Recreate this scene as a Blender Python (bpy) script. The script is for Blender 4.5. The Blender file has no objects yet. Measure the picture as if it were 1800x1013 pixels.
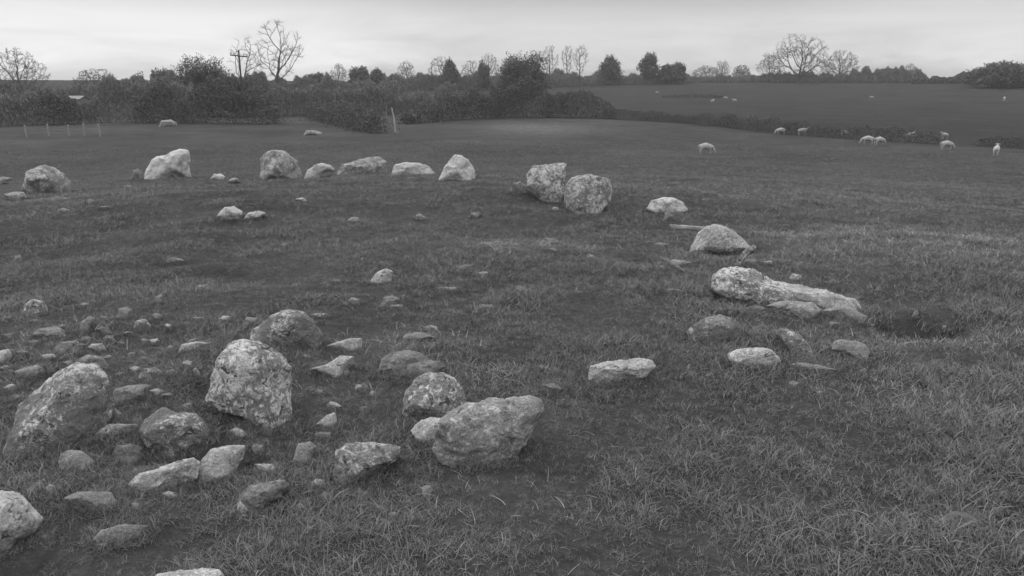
import bpy, bmesh, math, random
import numpy as np
from mathutils import Vector

# ------------------------------------------------------------------ camera
scene = bpy.context.scene
W, Hh = 1800.0, 1013.0
F = 1413.0                      # focal length in photo pixels
HORIZON = 150.0
EYE = 1.6
PITCH = math.atan((Hh/2-HORIZON)/F)
cam_d = bpy.data.cameras.new('camera')
cam = bpy.data.objects.new('camera', cam_d)
scene.collection.objects.link(cam)
cam_d.sensor_width = 36.0
cam_d.lens = 36.0*F/W
cam_d.clip_start = 0.05
cam_d.clip_end = 9000
cam.location = (0, 0, EYE)
cam.rotation_euler = (math.pi/2-PITCH, 0, 0)
scene.camera = cam
scene.view_settings.view_transform = 'Standard'
scene.view_settings.look = 'None'
scene.view_settings.gamma = 1
scene.view_settings.exposure = 0.0
scene.render.film_transparent = False

FW = np.array([0, math.cos(PITCH), -math.sin(PITCH)])
RT = np.array([1.0, 0, 0])
UP = np.array([0, math.sin(PITCH), math.cos(PITCH)])
EYEP = np.array([0, 0, EYE])


def ray(px, py):
    d = FW + RT*((px-W/2)/F) - UP*((py-Hh/2)/F)
    return d/np.linalg.norm(d)


# ------------------------------------------------------------------ world: overcast sky
world = bpy.data.worlds.new('World')
scene.world = world
world.use_nodes = True
nt = world.node_tree
nt.nodes.clear()


def N(tree, kind, **kw):
    n = tree.nodes.new(kind)
    for k, v in kw.items():
        if k == 'inp':
            for kk, vv in v.items():
                n.inputs[kk].default_value = vv
        else:
            setattr(n, k, v)
    return n


def math_node(tree, op, a=None, b=None, c=None, clamp=False):
    n = tree.nodes.new('ShaderNodeMath')
    n.operation = op
    n.use_clamp = clamp
    for i, v in enumerate((a, b, c)):
        if v is None:
            continue
        if isinstance(v, (int, float)):
            n.inputs[i].default_value = v
        else:
            tree.links.new(v, n.inputs[i])
    return n.outputs[0]


def ramp(tree, fac, stops, interp='LINEAR'):
    n = tree.nodes.new('ShaderNodeValToRGB')
    n.color_ramp.interpolation = interp
    el = n.color_ramp.elements
    while len(el) < len(stops):
        el.new(0.5)
    for e, (p, v) in zip(el, stops):
        e.position = p
        e.color = (v, v, v, 1)
    tree.links.new(fac, n.inputs[0])
    return n.outputs[0]


def to_lin(v):
    v /= 255.0
    return v/12.92 if v <= 0.04045 else ((v+0.055)/1.055)**2.4


SUN_EL, SUN_AZ = math.radians(38), math.radians(-58)    # azimuth from +Y, negative = left
sky = N(nt, 'ShaderNodeTexSky', sky_type='NISHITA')
sky.sun_disc = False
sky.sun_elevation = SUN_EL
sky.sun_rotation = SUN_AZ
sky.dust_density = 4.0
bw = N(nt, 'ShaderNodeRGBToBW')
nt.links.new(sky.outputs[0], bw.inputs[0])
sky_v = math_node(nt, 'MULTIPLY', bw.outputs[0], 0.018)
tc = N(nt, 'ShaderNodeTexCoord')
sep = N(nt, 'ShaderNodeSeparateXYZ')
nt.links.new(tc.outputs['Generated'], sep.inputs[0])
mp = N(nt, 'ShaderNodeMapping')
mp.inputs['Scale'].default_value = (3.0, 3.0, 15.0)
mp.inputs['Location'].default_value = (0.7, 2.1, 0.4)
mp.inputs['Rotation'].default_value = (0.0, 0.10, 0.0)
nt.links.new(tc.outputs['Generated'], mp.inputs[0])
cn = N(nt, 'ShaderNodeTexNoise', inp={'Scale': 1.9, 'Detail': 7.0, 'Roughness': 0.56, 'Distortion': 0.7})
nt.links.new(mp.outputs[0], cn.inputs[0])
# brightness of the cloud deck rises with elevation
elev = math_node(nt, 'MAXIMUM', sep.outputs['Z'], 0.0)
deck = math_node(nt, 'MULTIPLY', ramp(nt, elev, [(0, 0.235), (0.06, 0.225), (0.11, 0.222), (0.3, 0.38), (0.6, 0.72), (1, 0.85)]), 2.0)
cl = math_node(nt, 'MULTIPLY_ADD', cn.outputs[0], 0.85, -0.425)
# thinner cloud towards the left horizon
dl = ray(20, 80)
dn = N(nt, 'ShaderNodeVectorMath', operation='DOT_PRODUCT')
sc2 = N(nt, 'ShaderNodeVectorMath', operation='MULTIPLY')
nt.links.new(tc.outputs['Generated'], sc2.inputs[0])
sc2.inputs[1].default_value = (1, 1, 1)
nt.links.new(sc2.outputs[0], dn.inputs[0])
dn.inputs[1].default_value = tuple(dl)
warp = math_node(nt, 'ADD', dn.outputs['Value'], math_node(nt, 'MULTIPLY', cl, 0.05))
thin = ramp(nt, warp, [(0.87, 0.0), (0.98, 1.0)], 'EASE')
thin2 = ramp(nt, warp, [(0.935, 0.0), (0.99, 1.0)], 'EASE')
elw = math_node(nt, 'ADD', elev, math_node(nt, 'MULTIPLY', cl, 0.07))
lowband = ramp(nt, elw, [(0.01, 0.1), (0.03, 0.85), (0.055, 1.0), (0.078, 0.75), (0.1, 0.0)])
overall = ramp(nt, elev, [(0.0, 1.0), (0.075, 0.95), (0.13, 0.3), (0.3, 0.3), (0.6, 0.0)])
dn2 = N(nt, 'ShaderNodeVectorMath', operation='DOT_PRODUCT')
nt.links.new(tc.outputs['Generated'], dn2.inputs[0])
dn2.inputs[1].default_value = tuple(ray(1790, 20))
thin3 = ramp(nt, math_node(nt, 'ADD', dn2.outputs['Value'], math_node(nt, 'MULTIPLY', cl, 0.04)), [(0.972, 0.0), (0.998, 1.0)], 'EASE')
glow0 = math_node(nt, 'MULTIPLY', thin3, 0.07)
glow = math_node(nt, 'ADD', math_node(nt, 'MULTIPLY', math_node(nt, 'MULTIPLY', thin, overall), 0.17),
                 math_node(nt, 'MULTIPLY', math_node(nt, 'MULTIPLY', lowband), 0.45))
tot = math_node(nt, 'MULTIPLY', deck, math_node(nt, 'ADD', cl, 1.0))
tot = math_node(nt, 'ADD', math_node(nt, 'ADD', tot, glow), glow0)
tot = math_node(nt, 'ADD', tot, sky_v)
bg = N(nt, 'ShaderNodeBackground')
bg.inputs['Strength'].default_value = 1.0
nt.links.new(tot, bg.inputs['Color'])
wo = N(nt, 'ShaderNodeOutputWorld')
nt.links.new(bg.outputs[0], wo.inputs[0])

sun_d = bpy.data.lights.new('sun', 'SUN')
sun_d.energy = 0.9
sun_d.angle = math.radians(14)
sun_d.color = (1, 1, 1)
sun = bpy.data.objects.new('sun', sun_d)
scene.collection.objects.link(sun)
sdir = Vector((math.sin(SUN_AZ)*math.cos(SUN_EL), math.cos(SUN_AZ)*math.cos(SUN_EL), math.sin(SUN_EL)))
sun.rotation_euler = sdir.to_track_quat('Z', 'Y').to_euler()
sun.location = (-20, 10, 30)

# ------------------------------------------------------------------ helpers


def hash3(ix, iy, iz, seed):
    h = (ix.astype(np.int64)*374761393 + iy.astype(np.int64)*668265263 +
         iz.astype(np.int64)*2147483647 + seed*1274126177) & 0xFFFFFFFF
    h = ((h ^ (h >> 13))*1274126177) & 0xFFFFFFFF
    h = ((h ^ (h >> 16))*2246822519) & 0xFFFFFFFF
    h = h ^ (h >> 15)
    return (h & 0xFFFFFF)/float(0xFFFFFF)


def vnoise(x, y, z, seed=0):
    x, y, z = np.broadcast_arrays(np.asarray(x, float), np.asarray(y, float), np.asarray(z, float))
    xi, yi, zi = np.floor(x), np.floor(y), np.floor(z)
    fx, fy, fz = x-xi, y-yi, z-zi
    fx = fx*fx*fx*(fx*(fx*6-15)+10); fy = fy*fy*fy*(fy*(fy*6-15)+10); fz = fz*fz*fz*(fz*(fz*6-15)+10)
    r = 0
    for a in (0, 1):
        for b in (0, 1):
            for c in (0, 1):
                w = (fx if a else 1-fx)*(fy if b else 1-fy)*(fz if c else 1-fz)
                r = r + w*hash3(xi+a, yi+b, zi+c, seed)
    return r*2-1


def fbm(x, y, z, seed=0, oct=4, gain=0.5):
    a, s, r = 1.0, 1.0, 0
    for i in range(oct):
        r = r + a*vnoise(x*s, y*s, z*s, seed+i*17)
        a *= gain; s *= 2.03
    return r


def sstep(a, b, x):
    t = np.clip((x-a)/(b-a), 0, 1)
    return t*t*(3-2*t)


SLR = np.linspace(0, 140, 1401)
_z = np.interp(SLR, [0, 5.5, 8, 11, 16, 24, 38, 53, 75, 140], [0, 0, -.10, -.42, -.98, -1.75, -2.8, -3.45, -3.7, -3.7])
_k = np.ones(31)/31
SLZ = np.convolve(np.convolve(np.pad(_z, 30, 'edge'), _k, 'same'), _k, 'same')[30:-30]
HOLLOWS = []        # filled below: (x, y, rx, ry, depth)


def height(x, y, detail=True):
    x = np.asarray(x, float); y = np.asarray(y, float)
    r = np.hypot(x, y-7.0)
    z = np.interp(r, SLR, SLZ)
    far = np.hypot(x, y)
    z = z + 7.4*sstep(170, 430, far) - 30*sstep(520, 3000, far)
    z = z + fbm(x/45, y/45, 0, 5, 2)*0.25*sstep(25, 90, far)
    near = 1-sstep(18, 40, far)
    if detail:
        z = z + fbm(x/2.4, y/2.4, 0, 11, 2)*0.075*(0.3+0.7*near)
        z = z + (fbm(x/0.55, y/0.55, 0, 23, 3)*0.030)*near
        z = z + (1-np.abs(fbm(x/1.1, y/1.6, 3, 29, 2)))*0.04*near*(1-sstep(0.5, 3.5, x))
    for hx, hy, rx, ry, dp in HOLLOWS:
        z = z - dp*np.exp(-(((x-hx)/rx)**2+((y-hy)/ry)**2)**1.3)
    # level the ground under the photographer
    w = 1-sstep(0.3, 1.6, far)
    return z*(1-w)


TT = np.geomspace(1.2, 4000, 5000)


def ground(px, py):
    d = ray(px, py)
    P = EYEP+TT[:, None]*d
    dz = P[:, 2]-height(P[:, 0], P[:, 1])
    k = np.where(dz < 0)[0]
    if len(k) == 0:
        return P[-1]
    k = max(k[0], 1)
    a = dz[k-1]/(dz[k-1]-dz[k])
    t = TT[k-1]+(TT[k]-TT[k-1])*a
    return EYEP+t*d


for px, py, rx, ry, dp in [(1616, 566, .27, .24, .30), (330, 800, .30, .10, .10), (1340, 566, .3, .2, .10),
                           (1270, 440, .5, .25, .12), (560, 700, .3, .4, .06), (640, 880, .35, .18, .05),
                           (290, 950, .25, .12, .05), (230, 600, .3, .3, .06)]:
    q = ground(px, py)
    HOLLOWS.append((q[0], q[1], rx, ry, dp))


def at_dist(px, dist):
    """ground point on the bearing of photo column px, dist metres away"""
    d = ray(px, HORIZON)
    d = d/np.hypot(d[0], d[1])
    x, y = d[0]*dist, d[1]*dist
    return np.array([x, y, float(height(x, y))])


def height_for(p, py):
    """height above ground point p whose top shows at photo row py"""
    yc = p[1]*FW[1]
    # solve (up.(q-eye))/(fw.(q-eye)) = (Hh/2-py)/F for z
    k = (Hh/2-py)/F
    # up.v = y*sinP + z*cosP ; fw.v = y*cosP - z*sinP
    s, c = math.sin(PITCH), math.cos(PITCH)
    y = p[1]
    z = (k*y*c - y*s)/(c + k*s)
    return z+EYE-p[2]


def px_to_m(px, p):
    d = np.dot(p-EYEP, FW)
    return px*d/F


def mesh_obj(name, V, Fc, mat, parent=None, loc=(0, 0, 0), smooth=False):
    me = bpy.data.meshes.new(name)
    V = np.asarray(V, dtype=np.float32)
    if isinstance(Fc, np.ndarray):
        n, k = Fc.shape
        me.vertices.add(len(V)); me.vertices.foreach_set('co', V.ravel())
        me.loops.add(n*k); me.loops.foreach_set('vertex_index', Fc.astype(np.int32).ravel())
        me.polygons.add(n)
        me.polygons.foreach_set('loop_start', np.arange(0, n*k, k, dtype=np.int32))
        me.update(calc_edges=True)
    else:
        me.from_pydata([tuple(v) for v in V], [], Fc)
    if smooth:
        me.polygons.foreach_set('use_smooth', np.ones(len(me.polygons), dtype=bool))
    me.materials.append(mat)
    me.validate()
    o = bpy.data.objects.new(name, me)
    scene.collection.objects.link(o)
    o.location = loc
    if parent:
        o.parent = parent
    return o


def tag(o, label=None, cat=None, group=None, kind=None):
    if label: o['label'] = label
    if cat: o['category'] = cat
    if group: o['group'] = group
    if kind: o['kind'] = kind
    return o


def empty(name, loc):
    o = bpy.data.objects.new(name, None)
    o.empty_display_size = 0.2
    scene.collection.objects.link(o)
    o.location = tuple(loc)
    return o


# ------------------------------------------------------------------ materials (a grey picture: every colour is a grey)
def new_mat(name):
    m = bpy.data.materials.new(name)
    m.use_nodes = True
    t = m.node_tree
    t.nodes.clear()
    out = N(t, 'ShaderNodeOutputMaterial')
    b = N(t, 'ShaderNodeBsdfPrincipled')
    b.inputs['Roughness'].default_value = 0.9
    b.inputs['Specular IOR Level'].default_value = 0.15
    t.links.new(b.outputs[0], out.inputs[0])
    return m, t, b


def noise(t, scale, detail=4, rough=0.55, vec=None, dist=0.0):
    n = N(t, 'ShaderNodeTexNoise', inp={'Scale': scale, 'Detail': detail, 'Roughness': rough, 'Distortion': dist})
    if vec is not None:
        t.links.new(vec, n.inputs[0])
    return n.outputs[0]


def mixv(t, f, a, b):
    n = N(t, 'ShaderNodeMix', data_type='FLOAT')
    for i, v in ((0, f), (2, a), (3, b)):
        if isinstance(v, (int, float)):
            n.inputs[i].default_value = v
        else:
            t.links.new(v, n.inputs[i])
    return n.outputs[0]


def rock_mat(name, base, pale, dark, pale_cover, dark_cover, bump=0.6, moss=0.0):
    m, t, b = new_mat(name)
    tc = N(t, 'ShaderNodeTexCoord').outputs['Object']
    oi0 = N(t, 'ShaderNodeAttribute', attribute_type='OBJECT', attribute_name='lichen').outputs['Fac']
    n1 = noise(t, 5, 6, 0.62, tc, 0.3)
    n2 = noise(t, 34, 6, 0.75, tc, 0.6)
    n3 = noise(t, 110, 4, 0.7, tc)
    vo = N(t, 'ShaderNodeTexVoronoi', inp={'Scale': 34.0})
    t.links.new(tc, vo.inputs[0])
    v = mixv(t, ramp(t, n1, [(0.3, 0), (0.7, 1)]), base*0.75, base*1.22)
    # pale crustose lichen: blotches with ragged rims
    a = math_node(t, 'ADD', math_node(t, 'MULTIPLY', n2, 0.65), math_node(t, 'MULTIPLY', n1, 0.35))
    p0 = 0.66-0.28*pale_cover
    a = math_node(t, 'ADD', a, math_node(t, 'MULTIPLY_ADD', oi0, 0.10, -0.05))
    v = mixv(t, ramp(t, a, [(p0, 0), (p0+0.05, 1)]), v, pale)
    # dark pits, moss and black lichen
    n4 = noise(t, 17, 6, 0.7, tc, 1.2)
    d0 = 0.36+0.2*dark_cover
    v = mixv(t, ramp(t, n4, [(d0-0.05, 1), (d0, 0)]), v, dark)
    v = math_node(t, 'MULTIPLY', v, ramp(t, n3, [(0.3, 0.6), (0.7, 1.4)]))
    if moss > 0:
        n5 = noise(t, 3.2, 4, 0.6, tc, 0.5)
        m0 = 0.38+0.3*moss
        v = mixv(t, ramp(t, n5, [(m0-0.06, 1), (m0, 0)]), v, mixv(t, ramp(t, n3, [(0.35, 0), (0.65, 1)]), 0.10, 0.19))
    v = math_node(t, 'MULTIPLY', v, math_node(t, 'MULTIPLY_ADD', oi0, 0.34, 0.83))
    t.links.new(v, b.inputs['Base Color'])
    bm_ = N(t, 'ShaderNodeBump', inp={'Strength': bump, 'Distance': 0.02})
    hsum = math_node(t, 'ADD', math_node(t, 'MULTIPLY', n2, 1.0), math_node(t, 'MULTIPLY', n4, 0.8))
    hsum = math_node(t, 'ADD', hsum, math_node(t, 'MULTIPLY', n3, 0.4))
    t.links.new(hsum, bm_.inputs['Height'])
    t.links.new(bm_.outputs[0], b.inputs['Normal'])
    return m


MROCK = {
    'pale': rock_mat('pale_stone', 0.34, 0.50, 0.13, 0.60, 0.25, 0.6),
    'speck': rock_mat('speckled_stone', 0.22, 0.54, 0.08, 0.54, 0.34, 0.9),
    'grey': rock_mat('grey_stone', 0.24, 0.42, 0.11, 0.45, 0.30, 0.7),
    'dim': rock_mat('dull_smooth_stone', 0.21, 0.40, 0.11, 0.36, 0.20, 0.5),
    'dark': rock_mat('dark_mossy_stone', 0.19, 0.48, 0.08, 0.48, 0.34, 0.9, moss=0.3),
    'moss': rock_mat('moss_covered_stone', 0.22, 0.42, 0.10, 0.44, 0.28, 0.8, moss=0.4),
}


def grass_ground_mat():
    m, t, b = new_mat('pasture')
    tc = N(t, 'ShaderNodeTexCoord').outputs['Object']
    n1 = noise(t, 0.09, 5, 0.6, tc, 0.4)
    n2 = noise(t, 1.3, 6, 0.65, tc, 0.6)
    n3 = noise(t, 16, 6, 0.75, tc, 0.5)
    n4 = noise(t, 70, 3, 0.7, tc)
    v = mixv(t, ramp(t, n1, [(0.35, 0), (0.65, 1)]), 0.042, 0.066)
    v = math_node(t, 'MULTIPLY', v, ramp(t, n2, [(0.3, 0.78), (0.7, 1.24)]))
    v = math_node(t, 'MULTIPLY', v, ramp(t, n3, [(0.3, 0.65), (0.5, 0.95), (0.7, 1.5)]))
    v = math_node(t, 'MULTIPLY', v, ramp(t, n4, [(0.3, 0.85), (0.7, 1.15)]))
    n5 = noise(t, 0.42, 5, 0.65, tc, 0.8)
    v = math_node(t, 'MULTIPLY', v, ramp(t, n5, [(0.3, 0.78), (0.7, 1.22)]))
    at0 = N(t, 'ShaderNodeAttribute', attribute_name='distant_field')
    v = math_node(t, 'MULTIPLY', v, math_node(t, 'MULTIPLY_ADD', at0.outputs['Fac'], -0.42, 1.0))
    at = N(t, 'ShaderNodeAttribute', attribute_name='pale')
    pf = math_node(t, 'MULTIPLY', at.outputs['Fac'], ramp(t, n2, [(0.38, 0.15), (0.6, 1.0)]))
    v = mixv(t, pf, v, 0.115)
    at2 = N(t, 'ShaderNodeAttribute', attribute_name='soil_shade')
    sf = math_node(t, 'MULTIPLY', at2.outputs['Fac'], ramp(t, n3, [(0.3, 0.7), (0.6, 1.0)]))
    v = mixv(t, sf, v, 0.055)  # earth tone, also painting the shade inside the hollows
    t.links.new(v, b.inputs['Base Color'])
    bm_ = N(t, 'ShaderNodeBump', inp={'Strength': 0.7, 'Distance': 0.03})
    hs = math_node(t, 'ADD', n3, math_node(t, 'MULTIPLY', n4, 0.5))
    t.links.new(hs, bm_.inputs['Height'])
    t.links.new(bm_.outputs[0], b.inputs['Normal'])
    b.inputs['Specular IOR Level'].default_value = 0.05
    return m


def simple_mat(name, lo, hi, scale, rough=0.9, coord='Object', bump=0.0):
    m, t, b = new_mat(name)
    tc = N(t, 'ShaderNodeTexCoord').outputs[coord]
    n = noise(t, scale, 4, 0.6, tc)
    t.links.new(mixv(t, ramp(t, n, [(0.3, 0), (0.7, 1)]), lo, hi), b.inputs['Base Color'])
    b.inputs['Roughness'].default_value = rough
    if bump:
        bm_ = N(t, 'ShaderNodeBump', inp={'Strength': bump, 'Distance': 0.02})
        t.links.new(n, bm_.inputs['Height'])
        t.links.new(bm_.outputs[0], b.inputs['Normal'])
    return m


def blade_mat(name, lo, hi):
    m, t, b = new_mat(name)
    oi = N(t, 'ShaderNodeObjectInfo')
    at = N(t, 'ShaderNodeAttribute', attribute_name='tone')
    f = math_node(t, 'ADD', math_node(t, 'MULTIPLY', oi.outputs['Random'], 0.5),
                  math_node(t, 'MULTIPLY', at.outputs['Fac'], 0.5))
    t.links.new(mixv(t, f, lo, hi), b.inputs['Base Color'])
    b.inputs['Roughness'].default_value = 0.6
    b.inputs['Specular IOR Level'].default_value = 0.25
    return m


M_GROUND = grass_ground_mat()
M_BLADE = blade_mat('grass_blade', 0.088, 0.24)
M_DRY = blade_mat('dry_grass_blade', 0.25, 0.60)
M_BARK = simple_mat('bark', 0.055, 0.09, 3)
M_TWIG = simple_mat('twig', 0.07, 0.10, 3)
M_LEAF = simple_mat('evergreen_leaf', 0.10, 0.15, 0.6)
M_LEAF2 = simple_mat('winter_hedge_twigs', 0.15, 0.21, 0.35)
M_LEAF3 = simple_mat('dark_thicket_leaf', 0.085, 0.12, 0.35)
M_WOOD = simple_mat('weathered_wood', 0.18, 0.30, 8)
M_POLE = simple_mat('creosoted_wood', 0.04, 0.07, 4)
M_PALEWOOD = simple_mat('bleached_wood', 0.32, 0.45, 6)
M_WIRE = simple_mat('galvanised_wire', 0.18, 0.25, 5)
M_WOOL = simple_mat('wool', 0.30, 0.44, 9, bump=0.8)
M_ROOF = simple_mat('weathered_sheet_roof', 0.20, 0.26, 2)
M_WALL = simple_mat('shed_wall', 0.14, 0.18, 2)
M_INSUL = simple_mat('insulator_glaze', 0.08, 0.12, 5, 0.4)

# ------------------------------------------------------------------ terrain: one sheet to the horizon
PALE = []       # (x, y, rx, ry, amount)
for px, py, rx, ry, a in [(940, 225, 6.5, 13, 1.3), (1560, 320, 3.2, 3.0, .75), (1450, 345, 2.4, 1.6, .7), (1700, 330, 3.5, 2, .7),
                          (1600, 420, 1.8, .9, .45), (1750, 450, 1.6, .8, .4), (1480, 410, 1.4, .5, .4),
                          (1620, 606, .45, .08, .9), (1730, 690, .5, .3, .5), (1620, 700, .5, .25, .4),
                          (1780, 590, .4, .2, .5), (870, 665, .26, .13, .8), (960, 430, .5, .25, .5),
                          (870, 440, .4, .3, .45), (100, 350, .9, .5, .5), (720, 600, .25, .2, .5),
                          (1680, 260, 12, 3, .15), (100, 600, .4, .2, .5), (180, 318, 1.0, .2, .4)]:
    q = ground(px, py)
    PALE.append((q[0], q[1], rx, ry, a))
SOIL_SHADE = []  # bare earth, and the shade of hollows and slab gaps painted as dark ground
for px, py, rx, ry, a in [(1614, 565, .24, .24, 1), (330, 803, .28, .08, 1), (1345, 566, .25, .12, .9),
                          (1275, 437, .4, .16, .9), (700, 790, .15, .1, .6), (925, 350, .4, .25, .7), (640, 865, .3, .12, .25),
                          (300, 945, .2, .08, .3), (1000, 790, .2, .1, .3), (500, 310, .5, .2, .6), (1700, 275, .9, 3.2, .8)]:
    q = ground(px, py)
    SOIL_SHADE.append((q[0], q[1], rx, ry, a))


def field_mask(x, y, L):
    r = np.zeros_like(x)
    for qx, qy, rx, ry, a in L:
        r = np.maximum(r, a*np.exp(-((x-qx)/rx)**2-((y-qy)/ry)**2))
    return r


def build_ground():
    ox, oy = 0.0, -2.5
    rad = np.concatenate([[0.02], np.geomspace(0.5, 3, 24)[:-1], np.geomspace(3, 40, 520), np.geomspace(40, 3600, 330)[1:]])
    a1 = np.radians(np.linspace(-46, 46, 460))
    a2 = np.radians(np.linspace(46, 314, 90))[1:-1]
    ang = np.concatenate([a1, a2])
    R, A = np.meshgrid(rad, ang, indexing='ij')
    X = ox+R*np.sin(A); Y = oy+R*np.cos(A)
    Z = height(X, Y)
    nr, na = X.shape
    idx = np.arange(nr*na).reshape(nr, na)
    a = idx[:-1]; b = idx[1:]
    Fq = np.stack([a, np.roll(a, -1, 1), np.roll(b, -1, 1), b], -1).reshape(-1, 4)[:, ::-1]
    V = np.stack([X.ravel(), Y.ravel(), Z.ravel()], 1)
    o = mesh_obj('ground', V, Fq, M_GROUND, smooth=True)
    for nm, L in (('pale', PALE), ('soil_shade', SOIL_SHADE)):
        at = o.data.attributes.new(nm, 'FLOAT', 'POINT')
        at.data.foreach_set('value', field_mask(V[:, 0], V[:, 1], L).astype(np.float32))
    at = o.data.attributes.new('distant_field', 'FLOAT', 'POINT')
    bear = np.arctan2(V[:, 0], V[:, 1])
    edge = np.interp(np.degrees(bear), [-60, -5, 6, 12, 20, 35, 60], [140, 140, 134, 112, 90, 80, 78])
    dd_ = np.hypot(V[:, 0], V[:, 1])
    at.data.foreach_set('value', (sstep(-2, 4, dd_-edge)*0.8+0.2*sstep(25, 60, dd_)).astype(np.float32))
    tag(o, kind='structure')
    o['label'] = 'rough grazed pasture on a low mound, sloping down to a flat field'
    return o


build_ground()

# ------------------------------------------------------------------ stones
ICO = {}


def ico(n):
    if n not in ICO:
        bm = bmesh.new()
        bmesh.ops.create_icosphere(bm, subdivisions=n, radius=1.0)
        V = np.array([v.co[:] for v in bm.verts])
        Fc = np.array([[v.index for v in f.verts] for f in bm.faces])
        bm.free()
        ICO[n] = (V, Fc)
    return ICO[n]


ROCKS = []


def rock(label, poly, mat='grey', thick=0.75, sink=0.35, facets=4, seed=1, base=None, group=None, name='boulder', boxy=0.75, push=0.55, lichen=0.5,
         cat=None, rough=1.0, back=0.0):
    rng = np.random.RandomState(seed*7+3)
    P = np.array(poly, float)
    x0, x1, y0, y1 = P[:, 0].min(), P[:, 0].max(), P[:, 1].min(), P[:, 1].max()
    cx, cy = (x0+x1)/2, (y0+y1)/2
    # area centroid
    xs, ys = P[:, 0], P[:, 1]
    xn, yn = np.roll(xs, -1), np.roll(ys, -1)
    cr = xs*yn-xn*ys
    A = cr.sum()/2
    if abs(A) > 1:
        cx = ((xs+xn)*cr).sum()/(6*A); cy = ((ys+yn)*cr).sum()/(6*A)
    if base is None:
        low = P[P[:, 1] > y1-0.2*(y1-y0)]
        base = (low[:, 0].mean(), y1-0.06*(y1-y0))
    g = ground(*base)
    dg = np.linalg.norm(g-EYEP)
    hw = (x1-x0)/2*dg/F
    hh = (y1-y0)/2*dg/F
    T = thick*max(min(hw, 2.2*hh), hh*0.6)
    D = dg+push*T+back
    V_ = ray(cx, cy)
    R_ = np.cross(V_, [0, 0, 1.0]); R_ /= np.linalg.norm(R_)
    U_ = np.cross(R_, V_)
    # outline in the local plane
    loc = []
    for px, py in P:
        d = ray(px, py)
        q = d*(D/np.dot(d, V_))
        loc.append((np.dot(q, R_), np.dot(q, U_)))
    L = np.array(loc)
    top, bot = L[:, 1].max(), L[:, 1].min()
    mid = (top+bot)/2
    lowm = L[:, 1] < mid
    fr_ = (mid-L[lowm, 1])/(mid-bot+1e-9)
    L[lowm, 1] = L[lowm, 1]-sink*1.5*(top-bot)*fr_**0.5
    asp = max((L[:, 0].max()-L[:, 0].min())/(L[:, 1].max()-L[:, 1].min()), 1e-3)
    ctr = np.array([0, 0.0])
    Q = L-ctr
    Q[:, 1] *= asp
    # densify, take the farthest point per angle
    S = []
    for i in range(len(Q)):
        a, b = Q[i], Q[(i+1) % len(Q)]
        for t in np.linspace(0, 1, 60, endpoint=False):
            S.append(a*(1-t)+b*t)
    S = np.array(S)
    th = np.arctan2(S[:, 1], S[:, 0]); rr = np.hypot(S[:, 0], S[:, 1])
    nb = 180
    bins = np.zeros(nb)
    k = ((th+math.pi)/(2*math.pi)*nb).astype(int) % nb
    np.maximum.at(bins, k, rr)
    good = np.where(bins > 0)[0]
    bins = np.interp(np.arange(nb), np.concatenate([good-nb, good, good+nb]), np.tile(bins[good], 3))
    bins = (bins+0.5*(np.roll(bins, 1)+np.roll(bins, -1)))/2
    size_px = x1-x0
    V, Fc = ico(6 if size_px > 90 else 5 if size_px > 35 else 4)
    rho = np.hypot(V[:, 0], V[:, 1])
    ang = np.arctan2(V[:, 1], V[:, 0])
    pos = (ang+math.pi)/(2*math.pi)*nb-0.5
    k0 = np.floor(pos).astype(int); fr = pos-k0
    Rv = bins[k0 % nb]*(1-fr)+bins[(k0+1) % nb]*fr
    rs = rho**boxy
    c = V[:, 2]
    nx = np.cos(ang)*rs; ny = np.sin(ang)*rs; nz = np.sign(c)*np.abs(c)**boxy
    # chipped flat faces on front, top and back (normalised space)
    P3 = np.stack([nx, ny, nz], 1)
    for i in range(facets):     # soft, weathered faces
        n = rng.normal(size=3)
        n[2] = (abs(n[2])+0.7)*(1 if i % 3 != 2 else -1)
        n /= np.linalg.norm(n)
        d = rng.uniform(0.66, 0.9)
        ex = P3@n-d
        P3 -= n*np.maximum(ex, 0)[:, None]*0.8
    Rm = Rv
    lx = P3[:, 0]*Rm; ly = P3[:, 1]*Rm/asp
    lz = P3[:, 2]*T
    sz = min(hw, hh*1.6)
    # noise displacement, along the rough outward direction
    out = np.stack([P3[:, 0]/max(hw, 1e-3), P3[:, 1]/max(hh, 1e-3), P3[:, 2]/max(T, 1e-3)], 1)
    out /= np.linalg.norm(out, axis=1)[:, None]+1e-9
    s = 1.0/max(sz, 0.02)
    so = seed*13.7
    nv = fbm(lx*s*1.1+so, ly*s*1.1, lz*s*1.1, seed, 3)*0.055
    nv += -np.abs(fbm(lx*s*2.3+so, ly*s*2.3, lz*s*2.3, seed+50, 4, .5))*0.055+0.02
    nv += fbm(lx*s*7+so, ly*s*7, lz*s*7, seed+90, 4, 0.6)*0.022
    dsp = nv*sz*rough
    lx = lx+out[:, 0]*dsp; ly = ly+out[:, 1]*dsp; lz = lz+out[:, 2]*dsp
    world = EYEP+V_*D+R_*lx[:, None]+U_*ly[:, None]-V_*lz[:, None]
    origin = np.array([g[0], g[1], g[2]])
    o = mesh_obj(name, world-origin, Fc, MROCK[mat], loc=tuple(origin), smooth=True)
    tag(o, label, cat or ('boulder' if size_px > 60 else 'stone'), group or 'stones of the ruined ring')
    o['lichen'] = float(lichen)
    if dg < 20:
        gz = height(world[:, 0], world[:, 1])
        kk = np.where(np.abs(world[:, 2]-gz) < max(0.012, 0.05*hh))[0]
        if len(kk):
            ROCKS.append((world[kk], out[kk]@np.stack([R_, U_, -V_]), hw))
    return o


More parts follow.
